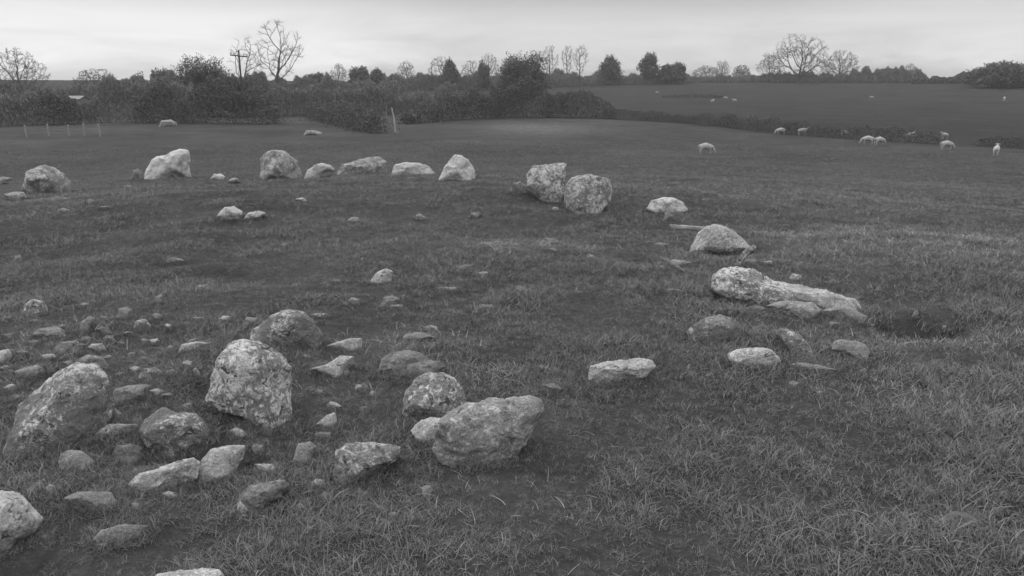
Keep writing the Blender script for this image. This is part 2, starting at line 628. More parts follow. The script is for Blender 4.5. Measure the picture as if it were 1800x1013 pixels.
def blob(cx, cy, w, h, n=9, seed=0, tilt=0.0):
    """loose stone outline round a centre, photo pixels"""
    rng = random.Random(seed)
    pts = []
    for i in range(n):
        a = 2*math.pi*i/n
        r = 1+rng.uniform(-.38, .22)
        x, y = math.cos(a)*w/2*r, math.sin(a)*h/2*r
        pts.append((cx+x*math.cos(tilt)-y*math.sin(tilt)*0.6, cy+y+x*math.sin(tilt)))
    return pts


G_FAR = 'upright stones along the far side of the ring'
G_RIGHT = 'stones along the right side of the ring'
G_NEAR = 'large stones in the near part of the ring'
G_SMALL = 'small stones lying loose in the turf'
stones = [
 # far row
 ('low domed stone with a pale rim at the far left of the ring', [(36,325),(45,304),(60,294),(80,290),(98,297),(112,305),(125,316),(122,335),(60,345),(36,340)], 'dark', .8, .3, G_FAR),
 ('small grey stone cut by the left edge, beside the low domed stone', [(-14,314),(5,311),(22,314),(24,322),(5,326),(-12,325)], 'grey', .9, .3, G_FAR),
 ('flat grey stone sunk in turf in front of the domed stone', [(6,342),(22,338),(42,338),(48,346),(40,354),(18,352)], 'grey', .9, .3, G_FAR),
 ('small rounded stone just left of the tall pale two-humped stone', [(229,312),(234,300),(243,296),(249,302),(250,314),(240,318)], 'moss', .8, .3, G_FAR),
 ('tall pale stone with two humps, brightest on its left side', [(252,308),(256,295),(265,283),(278,276),(292,274),(305,266),(318,263),(331,265),(334,280),(334,302),(322,306),(308,309),(295,318),(270,318),(256,313)], 'pale', .7, .2, G_FAR),
 ('small squat pale stone between the two-humped and the dark mottled stones', [(370,313),(376,306),(388,305),(396,311),(392,319),(376,319)], 'pale', .8, .3, G_FAR),
 ('smaller of two squat stones left of the dark mottled stone', [(400,318),(408,313),(418,313),(422,319),(410,324)], 'grey', .8, .3, G_FAR),
 ('dark mottled domed stone in the far row, patched with moss', [(456,304),(457,281),(465,272),(480,266),(500,268),(515,278),(524,284),(531,300),(529,314),(500,318),(462,318)], 'dark', .75, .2, G_FAR),
 ('pale pointed stone leaning left, right of the dark mottled stone', [(530,317),(540,301),(553,290),(565,287),(580,290),(587,298),(578,309),(555,315)], 'pale', .7, .2, G_FAR),
 ('long low stone with raised right end in the far row', [(588,303),(600,289),(625,283),(645,277),(665,276),(679,285),(679,299),(655,307),(620,309),(592,308)], 'speck', .6, .25, G_FAR),
 ('long low flat-topped stone between the raised-end and peaked stones', [(687,304),(693,291),(710,286),(735,286),(755,293),(769,303),(750,309),(690,309)], 'pale', .6, .3, G_FAR),
 ('peaked pale stone shaped like a tent in the far row', [(769,309),(782,294),(792,282),(800,272),(811,272),(823,281),(832,296),(840,319),(825,318),(800,313)], 'pale', .65, .2, G_FAR),
 ('upright speckled stone narrowing to its foot, left of the round upright stone', [(925,325),(927,305),(938,292),(955,289),(975,287),(995,288),(994,308),(992,330),(985,350),(975,362),(960,350),(940,336)], 'speck', .6, .1, G_FAR),
 ('small dark stone at the foot of the upright speckled stone', [(896,332),(902,322),(915,320),(926,326),(926,338),(905,341)], 'moss', .8, .3, G_FAR),
 ('rounded upright stone with a pale right half, beside the upright speckled one', [(992,345),(995,325),(1005,313),(1020,308),(1040,306),(1056,311),(1072,316),(1078,332),(1074,350),(1062,362),(1052,376),(1030,379),(1008,372),(996,360)], 'speck', .7, .1, G_FAR),
 ('low pale humpbacked stone alone on the slope', [(1135,364),(1145,352),(1165,347),(1185,348),(1201,356),(1214,368),(1200,375),(1140,374)], 'pale', .7, .3, G_RIGHT),
 ('little knob of stone just below the humpbacked stone', [(1164,384),(1168,374),(1176,372),(1183,380),(1178,390),(1168,391)], 'moss', .8, .3, G_RIGHT),
 ('leaning boulder with smooth pale top beside a thin stone edge', [(1196,446),(1214,430),(1228,410),(1242,400),(1258,396),(1276,400),(1300,414),(1326,436),(1300,443),(1250,440),(1224,445)], 'grey', 1.2, .1, G_RIGHT),
 ('thin flat stone edge pointing left out of the turf', [(1176,395),(1200,396),(1240,399),(1244,406),(1215,406),(1180,401)], 'pale', .5, .4, G_RIGHT),
 ('thin slanting speckled stone standing behind the long slab', [(1288,471),(1298,452),(1313,437),(1326,430),(1331,435),(1318,446),(1304,462),(1296,473)], 'speck', .35, .05, G_RIGHT),
 ('speckled thick head of the long fallen slab, largest stone on the right', [(1252,505),(1254,484),(1270,474),(1290,471),(1320,474),(1345,485),(1372,499),(1396,514),(1405,530),(1385,545),(1348,542),(1310,526),(1275,516)], 'speck', .5, .12, G_RIGHT),
 ('thin flat tail plate of the fallen slab, tapering right into the grass', [(1335,492),(1365,496),(1400,501),(1440,508),(1470,518),(1500,527),(1525,542),(1538,557),(1512,551),(1470,541),(1430,540),(1380,540),(1340,520)], 'pale', .8, .2, G_RIGHT),
 ('smooth lower block under the middle of the fallen slab', [(1345,538),(1375,530),(1430,532),(1446,545),(1430,560),(1395,564),(1362,555)], 'grey', .7, .15, G_RIGHT),
 ('lower ledge of stone tucked under the tail of the fallen slab', [(1448,546),(1470,538),(1500,542),(1526,556),(1520,566),(1485,564),(1455,558)], 'dim', .7, .3, G_RIGHT),
 ('tiny pale stone behind the long fallen slab', [(1386,488),(1393,481),(1408,484),(1412,491),(1395,493)], 'pale', .8, .3, G_SMALL),
 ('grey domed stone in front of the slab\'s thick end', [(1212,598),(1220,572),(1240,558),(1265,553),(1286,559),(1299,575),(1299,596),(1260,606),(1222,606)], 'moss', .8, .2, G_RIGHT),
 ('small bright chip of stone left of the grey domed stone', [(1206,584),(1213,576),(1224,577),(1224,592),(1212,594)], 'pale', .8, .2, G_SMALL),
 ('tongue-shaped stone sloping down to the right below the slab', [(1362,586),(1370,578),(1384,579),(1402,587),(1421,602),(1435,621),(1440,637),(1425,642),(1400,628),(1380,612)], 'speck', .55, .15, G_RIGHT),
 ('blunt smooth grey stone, rightmost in the ring', [(1460,612),(1467,600),(1480,597),(1503,599),(1522,606),(1530,620),(1524,637),(1500,634),(1470,625)], 'grey', .75, .15, G_RIGHT),
 ('broad low pale stone with a crusted top, left of the tongue-shaped stone', [(1263,638),(1280,622),(1300,613),(1330,611),(1356,617),(1369,629),(1374,642),(1340,648),(1290,646)], 'pale', .7, .3, G_RIGHT),
 ('thin grey sliver of stone running right from the broad crusted stone', [(1378,642),(1400,638),(1440,642),(1470,650),(1440,656),(1400,652)], 'grey', .5, .4, G_RIGHT),
 ('wedge-shaped pale stone alone in grass, pointing right', [(1033,660),(1040,645),(1060,638),(1090,634),(1120,631),(1146,635),(1152,645),(1130,658),(1100,666),(1070,676),(1044,674)], 'pale', .6, .2, G_RIGHT),
 ('half-buried stone showing a curved pale rim in the right foreground', [(1650,908),(1672,899),(1700,901),(1718,908),(1730,922),(1732,934),(1690,932),(1662,926)], 'moss', .9, .4, G_SMALL),
 # inside
 ('pale lump of stone inside the ring, left of its pointed neighbour', [(382,377),(395,365),(412,362),(426,372),(422,386),(398,388)], 'pale', .8, .25, G_SMALL),
 ('low pointed stone joined to the pale lump inside the ring', [(424,384),(436,375),(455,370),(466,375),(450,384),(430,388)], 'pale', .7, .3, G_SMALL),
 ('jagged little pale stone in the middle of the ring', [(645,494),(660,482),(678,472),(691,476),(689,490),(675,500),(652,501)], 'pale', .7, .3, G_SMALL),
 ('pale fleck of stone high in the middle turf', [(609,388),(616,382),(630,382),(634,388),(622,392)], 'grey', .8, .3, G_SMALL),
 ('small pale stone below the jagged middle stone, on its left', [(610,530),(618,523),(632,526),(634,533),(618,536)], 'grey', .8, .3, G_SMALL),
 ('turf-coloured stone directly below the jagged middle stone', [(664,536),(672,523),(690,519),(702,525),(700,536),(680,541)], 'moss', .8, .3, G_SMALL),
 ('flat stone level with the turf, right of the ring\'s middle', [(830,542),(846,535),(866,535),(872,540),(850,546)], 'moss', .8, .3, G_SMALL),
 ('small stone in turf right of the middle, smallest one there', [(902,512),(910,502),(924,504),(931,512),(915,517)], 'moss', .8, .3, G_SMALL),
 # near centre
 ('thin-tailed pale stone right of the dark mossy boulder', [(572,609),(592,602),(614,595),(637,595),(637,608),(622,618),(598,614)], 'pale', .6, .2, G_SMALL),
 ('arrowhead-shaped pale stone below the thin-tailed one', [(547,648),(573,641),(598,626),(622,627),(621,640),(605,652),(594,664),(575,657)], 'pale', .6, .2, G_SMALL),
 ('small triangular pale stone between the standing and round boulders', [(549,746),(573,731),(589,726),(594,740),(586,752),(565,752)], 'pale', .7, .2, G_SMALL),
 ('grass-grown slab behind the round boulder, streaked pale on top', [(662,648),(670,630),(688,620),(715,616),(742,622),(756,634),(748,652),(710,664),(672,660)], 'moss', 1.1, .2, G_NEAR),
 ('second low ridge of stone touching the back of the round boulder', [(702,656),(712,640),(740,633),(772,634),(785,645),(770,660),(730,670)], 'moss', .7, .3, G_NEAR),
 ('round boulder with a bright crusted dome, behind the great wedge', [(709,712),(715,686),(729,666),(750,655),(775,655),(800,667),(815,684),(823,703),(815,722),(790,734),(760,738),(730,734),(712,726)], 'speck', .85, .15, G_NEAR),
 ('pale knob of stone wedged against the left of the great wedge', [(721,757),(734,743),(755,735),(776,736),(790,755),(770,777),(738,775)], 'pale', .75, .15, G_NEAR),
 ('great smooth wedge-shaped boulder tapering to its foot, front centre', [(763,785),(765,748),(788,728),(820,714),(860,706),(900,700),(935,696),(952,706),(954,722),(942,738),(926,766),(906,792),(888,815),(860,826),(825,824),(795,812),(772,800)], 'grey', .6, .04, G_NEAR),
 ('tallest standing boulder, heavily crusted, leaning right at front left', [(360,700),(367,665),(380,630),(400,604),(425,597),(445,599),(470,606),(496,622),(513,645),(515,680),(513,720),(506,754),(484,758),(455,738),(430,724),(405,716),(382,708)], 'speck', .65, .05, G_NEAR),
 ('dark mossy domed boulder behind the tallest standing boulder', [(436,604),(445,582),(465,565),(485,551),(510,545),(535,551),(553,568),(567,580),(562,600),(540,611),(500,614),(460,612)], 'dark', .8, .2, G_NEAR),
 ('small smooth grey stone left of the dark mossy domed boulder', [(424,570),(434,558),(452,559),(458,568),(446,577),(428,576)], 'grey', .8, .2, G_SMALL),
 ('little pale stone farther left of the dark mossy boulder', [(383,560),(392,555),(404,556),(406,562),(392,565)], 'pale', .8, .3, G_SMALL),
 ('largest hulking boulder at the left, pale along its sloping back', [(6,800),(10,772),(28,745),(43,715),(60,690),(85,667),(110,651),(140,640),(165,642),(188,655),(197,680),(194,712),(180,740),(150,765),(110,785),(60,800),(25,812)], 'dark', .7, .1, G_NEAR),
 ('mossy stone on the crest behind the hulking left boulder', [(128,652),(135,632),(155,622),(180,626),(196,645),(192,662),(150,668)], 'moss', .8, .2, G_NEAR),
 ('smooth pale sloping stone right of the hulking left boulder', [(195,704),(203,686),(225,678),(267,678),(255,692),(228,704),(205,712)], 'grey', .8, .25, G_NEAR),
 ('broad mottled stone between the hulking left and standing boulders', [(243,757),(255,735),(285,717),(305,727),(340,729),(362,742),(377,760),(366,780),(330,790),(290,793),(258,782)], 'dark', .8, .15, G_NEAR),
 ('flat pale slab pointing left, beside the broad mottled stone', [(151,770),(168,753),(190,746),(240,746),(262,752),(232,764),(185,771)], 'pale', .6, .25, G_NEAR),
 ('rounded grey stone with a ring-like rim at the front left', [(102,814),(107,799),(122,792),(145,795),(167,808),(162,826),(125,829),(106,824)], 'grey', .85, .2, G_NEAR),
 ('mossy low stone above the long front slab', [(196,800),(205,784),(230,780),(252,788),(250,806),(222,818),(200,812)], 'moss', .8, .2, G_NEAR),
 ('long pale front slab with rough left end', [(226,850),(243,833),(275,826),(310,811),(340,804),(352,812),(345,836),(305,850),(268,866),(240,862)], 'pale', .6, .15, G_NEAR),
 ('smooth bright block butting the right end of the long front slab', [(343,832),(352,808),(372,791),(400,784),(430,785),(428,805),(407,830),(380,845),(352,846)], 'pale', .7, .12, G_NEAR),
 ('small pale-topped stone below the foot of the tallest boulder', [(513,806),(524,781),(545,777),(557,786),(545,802),(530,816)], 'grey', .7, .2, G_SMALL),
 ('flat-topped crusted stone at front centre, left of the great wedge', [(586,825),(589,792),(608,780),(660,779),(706,786),(702,802),(684,816),(668,834),(640,844),(612,856),(592,850)], 'speck', .75, .1, G_NEAR),
 ('low dark stone with a bright pointed left tip in front grass', [(412,900),(420,872),(436,856),(470,847),(502,844),(511,852),(495,870),(465,885),(440,900),(425,906)], 'moss', .8, .2, G_NEAR),
 ('bright cone-shaped stone tip at the end of the low dark stone', [(413,900),(418,886),(425,878),(433,884),(438,898),(425,905)], 'pale', .7, .2, G_SMALL),
 ('flat ragged pale stone in the front left grass', [(113,876),(135,865),(165,864),(195,866),(206,877),(198,892),(165,897),(130,890)], 'grey', .8, .25, G_NEAR),
 ('smooth pale boulder cut off by the left edge at the bottom', [(-95,900),(-60,872),(-20,863),(15,864),(35,870),(52,890),(70,908),(62,922),(32,938),(12,962),(-10,985),(-70,985)], 'pale', .8, .1, G_NEAR),
 ('low smooth grey stone near the bottom left, tapering left', [(154,953),(178,932),(220,921),(268,923),(258,936),(215,950),(170,958)], 'grey', .8, .25, G_NEAR),
 ('pale stone just showing along the bottom edge of the picture', [(258,1032),(275,1008),(310,1003),(350,1000),(385,1003),(400,1022),(380,1045),(300,1050)], 'pale', .8, .1, G_NEAR),
 # left rubble
 ('low hump of stone near the left edge above the rubble', [(31,552),(44,533),(58,526),(76,531),(88,548),(70,556)], 'speck', .8, .25, G_SMALL),
 ('long pale stone flat in the left rubble', [(57,588),(70,578),(100,574),(130,584),(115,591),(75,592)], 'grey', .8, .3, G_SMALL),
 ('curved upright stone at the right end of the long rubble stone', [(137,582),(142,566),(156,556),(167,559),(160,572),(150,584)], 'grey', .6, .25, G_SMALL),
 ('small rounded stone at the back of the left rubble', [(204,556),(208,543),(222,540),(234,545),(233,557),(215,562)], 'grey', .8, .25, G_SMALL),
 ('crumbly pale stone right of the small rounded rubble stone', [(232,576),(240,564),(254,561),(267,570),(262,580),(242,581)], 'speck', .8, .25, G_SMALL),
 ('bright stone with a sharp left edge, left of the tallest boulder', [(310,620),(318,606),(345,600),(373,603),(365,614),(335,622)], 'pale', .7, .25, G_SMALL),
 ('speckled stone in turf above the smooth sloping stone', [(243,662),(252,648),(272,645),(292,655),(285,667),(258,668)], 'speck', .8, .3, G_SMALL),
 ('pale stone at the left edge below the humped rubble stone', [(-12,632),(0,617),(16,614),(22,624),(14,636),(-4,640)], 'pale', .8, .25, G_SMALL),
 ('thin grey stone above the hulking left boulder, near the edge', [(25,654),(45,645),(68,643),(88,652),(70,660),(40,661)], 'grey', .7, .3, G_SMALL),
 ('ragged pale stone directly behind the mossy crest stone', [(88,616),(105,602),(135,599),(150,606),(140,618),(110,622)], 'speck', .8, .3, G_SMALL),
 ('bright narrow stone behind the mossy crest stone, on its right', [(152,612),(160,605),(180,604),(188,612),(175,618)], 'pale', .8, .3, G_SMALL),
 ('grey stone sunk in turf left of the bright sharp-edged stone', [(164,580),(176,574),(192,576),(200,584),(180,590)], 'moss', .8, .3, G_SMALL),
 ('low mossy hump in the grass right of the great wedge', [(940,690),(955,676),(975,674),(990,684),(975,694)], 'moss', .8, .3, G_SMALL),
 ('faint turf-grown stone left of the leaning pale-topped boulder', [(1150,470),(1160,452),(1185,460),(1208,472),(1190,480)], 'moss', .6, .3, G_SMALL),
 ('flat stone by the left edge, high in the open turf', [(22,462),(26,450),(36,448),(42,456),(36,464)], 'moss', .8, .3, G_SMALL),
 ('grey stone lying in the distant left pasture', [(278,221),(284,212),(300,210),(312,216),(312,223)], 'grey', .7, .3, 'stones in the field below'),
 ('low flat pale stone in the distant pasture, left of the leaning post', [(533,236),(538,230),(552,229),(566,233),(566,238)], 'grey', .7, .3, 'stones in the field below'),
]
rq = random.Random(77)
AREAS = [
 ('tiny pale fleck of half-buried stone in the rubble at the near left', 'tiny flecks of stone in the left rubble',
  [(12,592,20,9),(62,604,26,10),(40,622,22,9),(110,590,18,8),(182,560,14,7),(190,596,20,9),(226,588,16,8),(276,556,16,7),(296,574,14,7),
   (270,600,16,8),(230,625,18,8),(255,632,14,7),(330,640,16,8),(20,680,20,9),(345,655,12,12),(16,560,16,8),(120,640,14,8),(298,696,22,8),(205,730,20,14),(330,570,12,6),(300,612,12,7),(150,536,22,6),(60, 566, 14, 7), (28, 700, 18, 9), (150, 596, 20, 8), (255, 600, 18, 8), (340, 600, 14, 8), (240, 650, 18, 7), (325, 662, 20, 8), (280, 690, 26, 9), (110, 575, 16, 7), (10, 648, 18, 8), (190, 630, 22, 9), (210, 660, 16, 7), (330, 715, 18, 10),(350,560,20,6),(215,604,14,6),(85,628,20,8),(300,655,16,8)]),
 ('small worn stone breaking the turf between the front boulders', 'small worn stones between the front boulders',
  [(585,712,24,10),(630,682,14,8),(655,692,16,7),(560,690,20,9),(610,655,12,7),(640,718,18,8),(570,765,26,9),(540,628,16,7),(470,822,34,14),(455,790,22,16),(300,800,20,12),
   (560,850,22,10),(575,870,28,8),(640,868,22,9),(750,862,22,16),(420,760,24,10),(240,890,16,12),(225,812,24,12),(90,860,16,10),(180,960,18,8),(80,945,16,8),(300,870,24,9),(690,905,16,9),(530,890,14,8)]),
 ('low weathered stone barely showing in the turf inside the ring', 'low stones barely showing inside the ring',
  [(740,382,14,9),(835,378,16,8),(530,352,16,8),(160,355,18,6),(310,458,34,8),(355,505,22,8),(280,525,12,12),(735,592,44,12),(760,578,24,8),(500,432,12,7),(855,432,22,10),
   (965,425,34,9),(970,440,14,7),(820,470,30,7),(1038,452,10,7),(590,495,18,6),(790,508,36,6),(850,482,14,6),(1160,430,22,7),(1190,462,36,8),(1180,512,34,6),(700,540,24,7),(560,555,30,6),(1020,375,26,6),(975,368,14,7),(225,330,16,5),(185,365,14,5),(115,372,24,8)]),
 ('small pale stone in the grass near the fallen slab on the right', 'small pale stones near the fallen slab',
  [(1330,543,24,8),(1320,460,18,6),(1350,462,16,6),(1465,570,20,7),(1525,572,16,7),(1415,642,24,6),(1425,612,14,8),(1450,612,12,8),(1395,675,22,7),(1440,690,12,7),(1230,560,18,6),(1610,552,10,8),(1660,576,10,9)]),
]
REFS = [('the tallest standing boulder', 440, 680), ('the round boulder', 768, 695), ('the great wedge boulder', 860, 765),
        ('the hulking left boulder', 100, 725), ('the broad mottled stone', 310, 755), ('the long front slab', 290, 838),
        ('the flat-topped crusted stone', 648, 812), ('the dark mossy domed boulder', 500, 580), ('the jagged little middle stone', 668, 487),
        ('the pale lump inside the ring', 405, 375), ('the tent-shaped far stone', 805, 297), ('the round upright stone', 1035, 343),
        ('the fallen slab', 1390, 520), ('the tongue-shaped stone', 1400, 610), ('the leaning pale-topped boulder', 1255, 420),
        ('the lone wedge-shaped pale stone', 1090, 653), ('the low dark stone with bright tip', 460, 875), ('the boulder cut by the left edge', 20, 905),
        ('the ragged flat front-left stone', 160, 880), ('the arrowhead-shaped stone', 585, 645), ('the hump by the left edge', 60, 540),
        ('the two-humped pale stone', 293, 292), ('the domed far-left stone', 80, 312)]
ADJ = {'pale': 'pale', 'speck': 'speckled', 'grey': 'grey', 'moss': 'mossy', 'dim': 'dull grey'}
ORD = ['nearest', 'second', 'third', 'fourth', 'fifth', 'sixth', 'seventh', 'eighth', 'ninth', 'tenth', 'eleventh', 'twelfth', 'thirteenth']
small = []
for lab, grp, L in AREAS:
    for cx, cy, w, h in L:
        rn, rx_, ry_ = min(REFS, key=lambda r: math.hypot(cx-r[1], (cy-r[2])*1.5))
        dx, dy = cx-rx_, (cy-ry_)*1.3
        di = ('left of' if dx < 0 else 'right of') if abs(dx) > abs(dy) else ('behind' if dy < 0 else 'in front of')
        small.append([rn, di, math.hypot(dx, dy), cx, cy, w, h, rq.choice(['grey', 'speck', 'moss', 'dim', 'pale']), grp])
for rn, di in sorted(set((a[0], a[1]) for a in small)):
    L = sorted([a for a in small if a[0] == rn and a[1] == di], key=lambda a: a[2])
    for k, (_, _, _, cx, cy, w, h, mt, grp) in enumerate(L):
        lab = 'small %s half-buried stone %s %s' % (ADJ[mt], di, rn) if len(L) == 1 else \
              'small %s half-buried stone, %s of those %s %s' % (ADJ[mt], ORD[k], di, rn)
        stones.append((lab, blob(cx, cy, w*1.25, h*1.4, 7, int(cx*7+cy)), mt, .9, .3, grp))
LICHEN = {'tallest standing': .80, 'round boulder': .55, 'great smooth': .7, 'largest hulking': .75, 'broad mottled': .75, 'flat-topped crusted': .45,
          'dark mossy domed': .65, 'upright speckled stone narrowing': .8, 'rounded upright': .65, 'dark mottled domed': .7, 'low domed stone': .75,
          'speckled thick head': .75, 'tall pale stone with two': .7, 'wedge-shaped pale': .35, 'smooth pale boulder': .3, 'peaked pale': .7,
          'long low stone with raised': .45, 'smooth bright block': .35, 'long pale front': .4, 'broad low pale': .6, 'leaning boulder': .8,
          'arrowhead': .4, 'little dark': .3}
for i, (lab, poly, mat, th, sink, grp) in enumerate(stones):
    li = next((v for k, v in LICHEN.items() if lab.startswith(k)), None)
    if li is None:
        li = random.Random(i).uniform(.3, .65)
    wpx = max(p[0] for p in poly)-min(p[0] for p in poly)
    tiny = lab.startswith('small') and 'half-buried' in lab
    rock(lab, poly, mat, th, sink, 7 if tiny else 1 if lab.startswith('leaning') else 4, rough=1.7 if tiny else 1.0, seed=i+1, group=grp, name='boulder' if wpx > 60 else 'stone', lichen=li, push=0.3 if lab.startswith(('tallest', 'great')) else 0.55, boxy=0.55 if lab.startswith('leaning') or tiny else 0.75)

# ------------------------------------------------------------------ grass (stuff)
hidden = bpy.data.collections.new('grass_tufts')
hidden_dry = bpy.data.collections.new('dry_grass_tufts')


def tuft(name, nblades, radius, hmin, hmax, width, lean, mat, col, seed, curl=0.5, segs=4):
    rng = np.random.RandomState(seed)
    Vs, Fs, tone = [], [], []
    base = 0
    for b in range(nblades):
        a = rng.uniform(0, 2*math.pi); r = radius*math.sqrt(rng.uniform())
        x, y = r*math.cos(a), r*math.sin(a)
        h = rng.uniform(hmin, hmax)
        da = rng.uniform(0, 2*math.pi)
        ln = lean*rng.uniform(0.2, 1.3)
        wa = rng.uniform(0, math.pi)
        wx, wy = math.cos(wa)*width/2, math.sin(wa)*width/2
        tn = rng.uniform()
        side = rng.normal()*0.25
        for s in range(segs+1):
            t = s/segs
            bend = ln*h*(t**(1.4+curl))
            zz = h*t*(1-0.35*ln*t*t) - 0.012
            cxx = x+math.cos(da+side*t)*bend; cyy = y+math.sin(da+side*t)*bend
            w = (1-t)**0.6 if s < segs else 0.06
            Vs.append((cxx-wx*w, cyy-wy*w, zz)); Vs.append((cxx+wx*w, cyy+wy*w, zz))
            tone += [tn, tn]
        for s in range(segs):
            k = base+2*s
            Fs.append((k, k+1, k+3, k+2))
        base += 2*(segs+1)
    me = bpy.data.meshes.new(name)
    me.from_pydata(Vs, [], Fs)
    me.polygons.foreach_set('use_smooth', np.ones(len(Fs), dtype=bool))
    at = me.attributes.new('tone', 'FLOAT', 'POINT')
    at.data.foreach_set('value', np.array(tone, dtype=np.float32))
    me.materials.append(mat)
    o = bpy.data.objects.new(name, me)
    col.objects.link(o)


for i in range(6):
    tuft('grass_tuft_%c' % (97+i), 34, 0.045, 0.012, 0.045+0.006*i, 0.0036, 0.9, M_BLADE, hidden, i)
for i in range(4):
    tuft('dry_tuft_%c' % (97+i), 2+i, 0.07, 0.02, 0.07, 0.0019, 1.5, M_DRY, hidden_dry, 40+i, curl=0.2, segs=6)


def scatter(name, col, P, scl, rot, idx, label):
    me = bpy.data.meshes.new(name)
    me.vertices.add(len(P)); me.vertices.foreach_set('co', P.astype(np.float32).ravel())
    a = me.attributes.new('scl', 'FLOAT_VECTOR', 'POINT'); a.data.foreach_set('vector', scl.astype(np.float32).ravel())
    a = me.attributes.new('rot', 'FLOAT_VECTOR', 'POINT'); a.data.foreach_set('vector', rot.astype(np.float32).ravel())
    a = me.attributes.new('idx', 'INT', 'POINT'); a.data.foreach_set('value', idx.astype(np.int32))
    o = bpy.data.objects.new(name, me)
    scene.collection.objects.link(o)
    g = bpy.data.node_groups.new(name+'_nodes', 'GeometryNodeTree')
    g.interface.new_socket('Geometry', in_out='INPUT', socket_type='NodeSocketGeometry')
    g.interface.new_socket('Geometry', in_out='OUTPUT', socket_type='NodeSocketGeometry')
    gi = g.nodes.new('NodeGroupInput'); go = g.nodes.new('NodeGroupOutput')
    ci = g.nodes.new('GeometryNodeCollectionInfo')
    ci.inputs['Collection'].default_value = col
    ci.inputs['Separate Children'].default_value = True
    ci.inputs['Reset Children'].default_value = True
    ip = g.nodes.new('GeometryNodeInstanceOnPoints')
    ip.inputs['Pick Instance'].default_value = True

    def attr(nm, ty):
        n = g.nodes.new('GeometryNodeInputNamedAttribute')
        n.data_type = ty
        n.inputs['Name'].default_value = nm
        return n.outputs[0]
    g.links.new(gi.outputs[0], ip.inputs['Points'])
    g.links.new(ci.outputs[0], ip.inputs['Instance'])
    g.links.new(attr('idx', 'INT'), ip.inputs['Instance Index'])
    er = g.nodes.new('FunctionNodeEulerToRotation')
    g.links.new(attr('rot', 'FLOAT_VECTOR'), er.inputs[0])
    g.links.new(er.outputs[0], ip.inputs['Rotation'])
    g.links.new(attr('scl', 'FLOAT_VECTOR'), ip.inputs['Scale'])
    g.links.new(ip.outputs[0], go.inputs[0])
    md = o.modifiers.new('scatter', 'NODES')
    md.node_group = g
    tag(o, label, 'grass', kind='stuff')
    return o


rng = np.random.RandomState(5)


def wedge(n, r0, r1, half=0.68):
    r = np.sqrt(rng.uniform(r0*r0, r1*r1, n))
    a = rng.uniform(-half, half, n)
    return r*np.sin(a), r*np.cos(a)


Xs, Ys, Sc = [], [], []
for r0, r1, dens, sc in [(1.7, 5, 900, 1.0), (5, 9, 480, 1.1), (9, 16, 170, 1.4), (16, 32, 34, 1.9), (32, 75, 9, 2.6)]:
    n = int(dens*0.68*(r1*r1-r0*r0))
    x, y = wedge(n, r0, r1)
    Xs.append(x); Ys.append(y); Sc.append(np.full(n, sc))
X = np.concatenate(Xs); Y = np.concatenate(Ys); S = np.concatenate(Sc)
clump = fbm(X/0.5, Y/0.5, 0, 77, 3)
soil_shade = field_mask(X, Y, SOIL_SHADE)
keep = rng.uniform(size=len(X)) < np.clip(0.95+0.4*clump, 0.62, 1)*(1-0.95*soil_shade)
X, Y, S, clump = X[keep], Y[keep], S[keep], clump[keep]
S = S*np.clip(1+0.55*clump, 0.72, 1.7)*rng.uniform(0.7, 1.25, len(X))
# longer, ungrazed fringe round the feet of the stones
RX, RY, RS = [], [], []
for wp, on, hw in ROCKS:
    n = int(min(260, 12+1100*hw))
    k = rng.randint(0, len(wp), n)
    off = rng.uniform(-0.01, 0.035, n)
    RX.append(wp[k, 0]+on[k, 0]*off); RY.append(wp[k, 1]+on[k, 1]*off)
    RS.append(np.full(n, 0.8)*rng.uniform(0.5, 1.35, n)*(0.75+0.35*min(1, hw*4)))
nr_ = sum(len(a) for a in RX)
# grazed shorter inside the ring, longer at the right front
S *= 0.75+0.45*sstep(0.0, 2.2, X)*(1-sstep(5, 9, Y))
X = np.concatenate([X]+RX); Y = np.concatenate([Y]+RY); S = np.concatenate([S]+RS)
P = np.stack([X, Y, height(X, Y)-0.004], 1)
scl = np.stack([S, S, S*rng.uniform(0.7, 1.2, len(X))], 1)
rot = np.stack([rng.normal(0, .15, len(X)), rng.normal(0, .15, len(X)), rng.uniform(0, 6.28, len(X))], 1)
scatter('short_grass', hidden, P, scl, rot, rng.randint(0, 6, len(X)), 'short grazed grass blades covering the mound')

Xs, Ys, Sc = [], [], []
for r0, r1, dens, sc in [(1.7, 5, 130, 1.0), (5, 9, 70, 1.0), (9, 18, 22, 1.1)]:
    n = int(dens*0.68*(r1*r1-r0*r0))
    x, y = wedge(n, r0, r1)
    Xs.append(x); Ys.append(y); Sc.append(np.full(n, sc))
X = np.concatenate(Xs); Y = np.concatenate(Ys); S = np.concatenate(Sc)
keep = rng.uniform(size=len(X)) < np.clip(0.35+0.9*fbm(X/0.7, Y/0.5, 0, 91, 3), 0.05, 1)*(1-0.9*field_mask(X, Y, SOIL_SHADE))
Xs, Ys, Sc = [X[keep]], [Y[keep]], [S[keep]]
for qx, qy, rx, ry, a in PALE:
    if math.hypot(qx, qy) > 20:
        continue
    n = int(min(2200, max(60, 3200*rx*ry*a)))
    Xs.append(qx+rng.normal(0, rx*0.7, n)); Ys.append(qy+rng.normal(0, ry*0.7, n)); Sc.append(np.full(n, 1.15))
X = np.concatenate(Xs); Y = np.concatenate(Ys); S = np.concatenate(Sc)
S = S*rng.uniform(0.5, 1.3, len(X))
P = np.stack([X, Y, height(X, Y)], 1)
rot = np.stack([rng.normal(0, .2, len(X)), rng.normal(0, .2, len(X)), rng.uniform(0, 6.28, len(X))], 1)
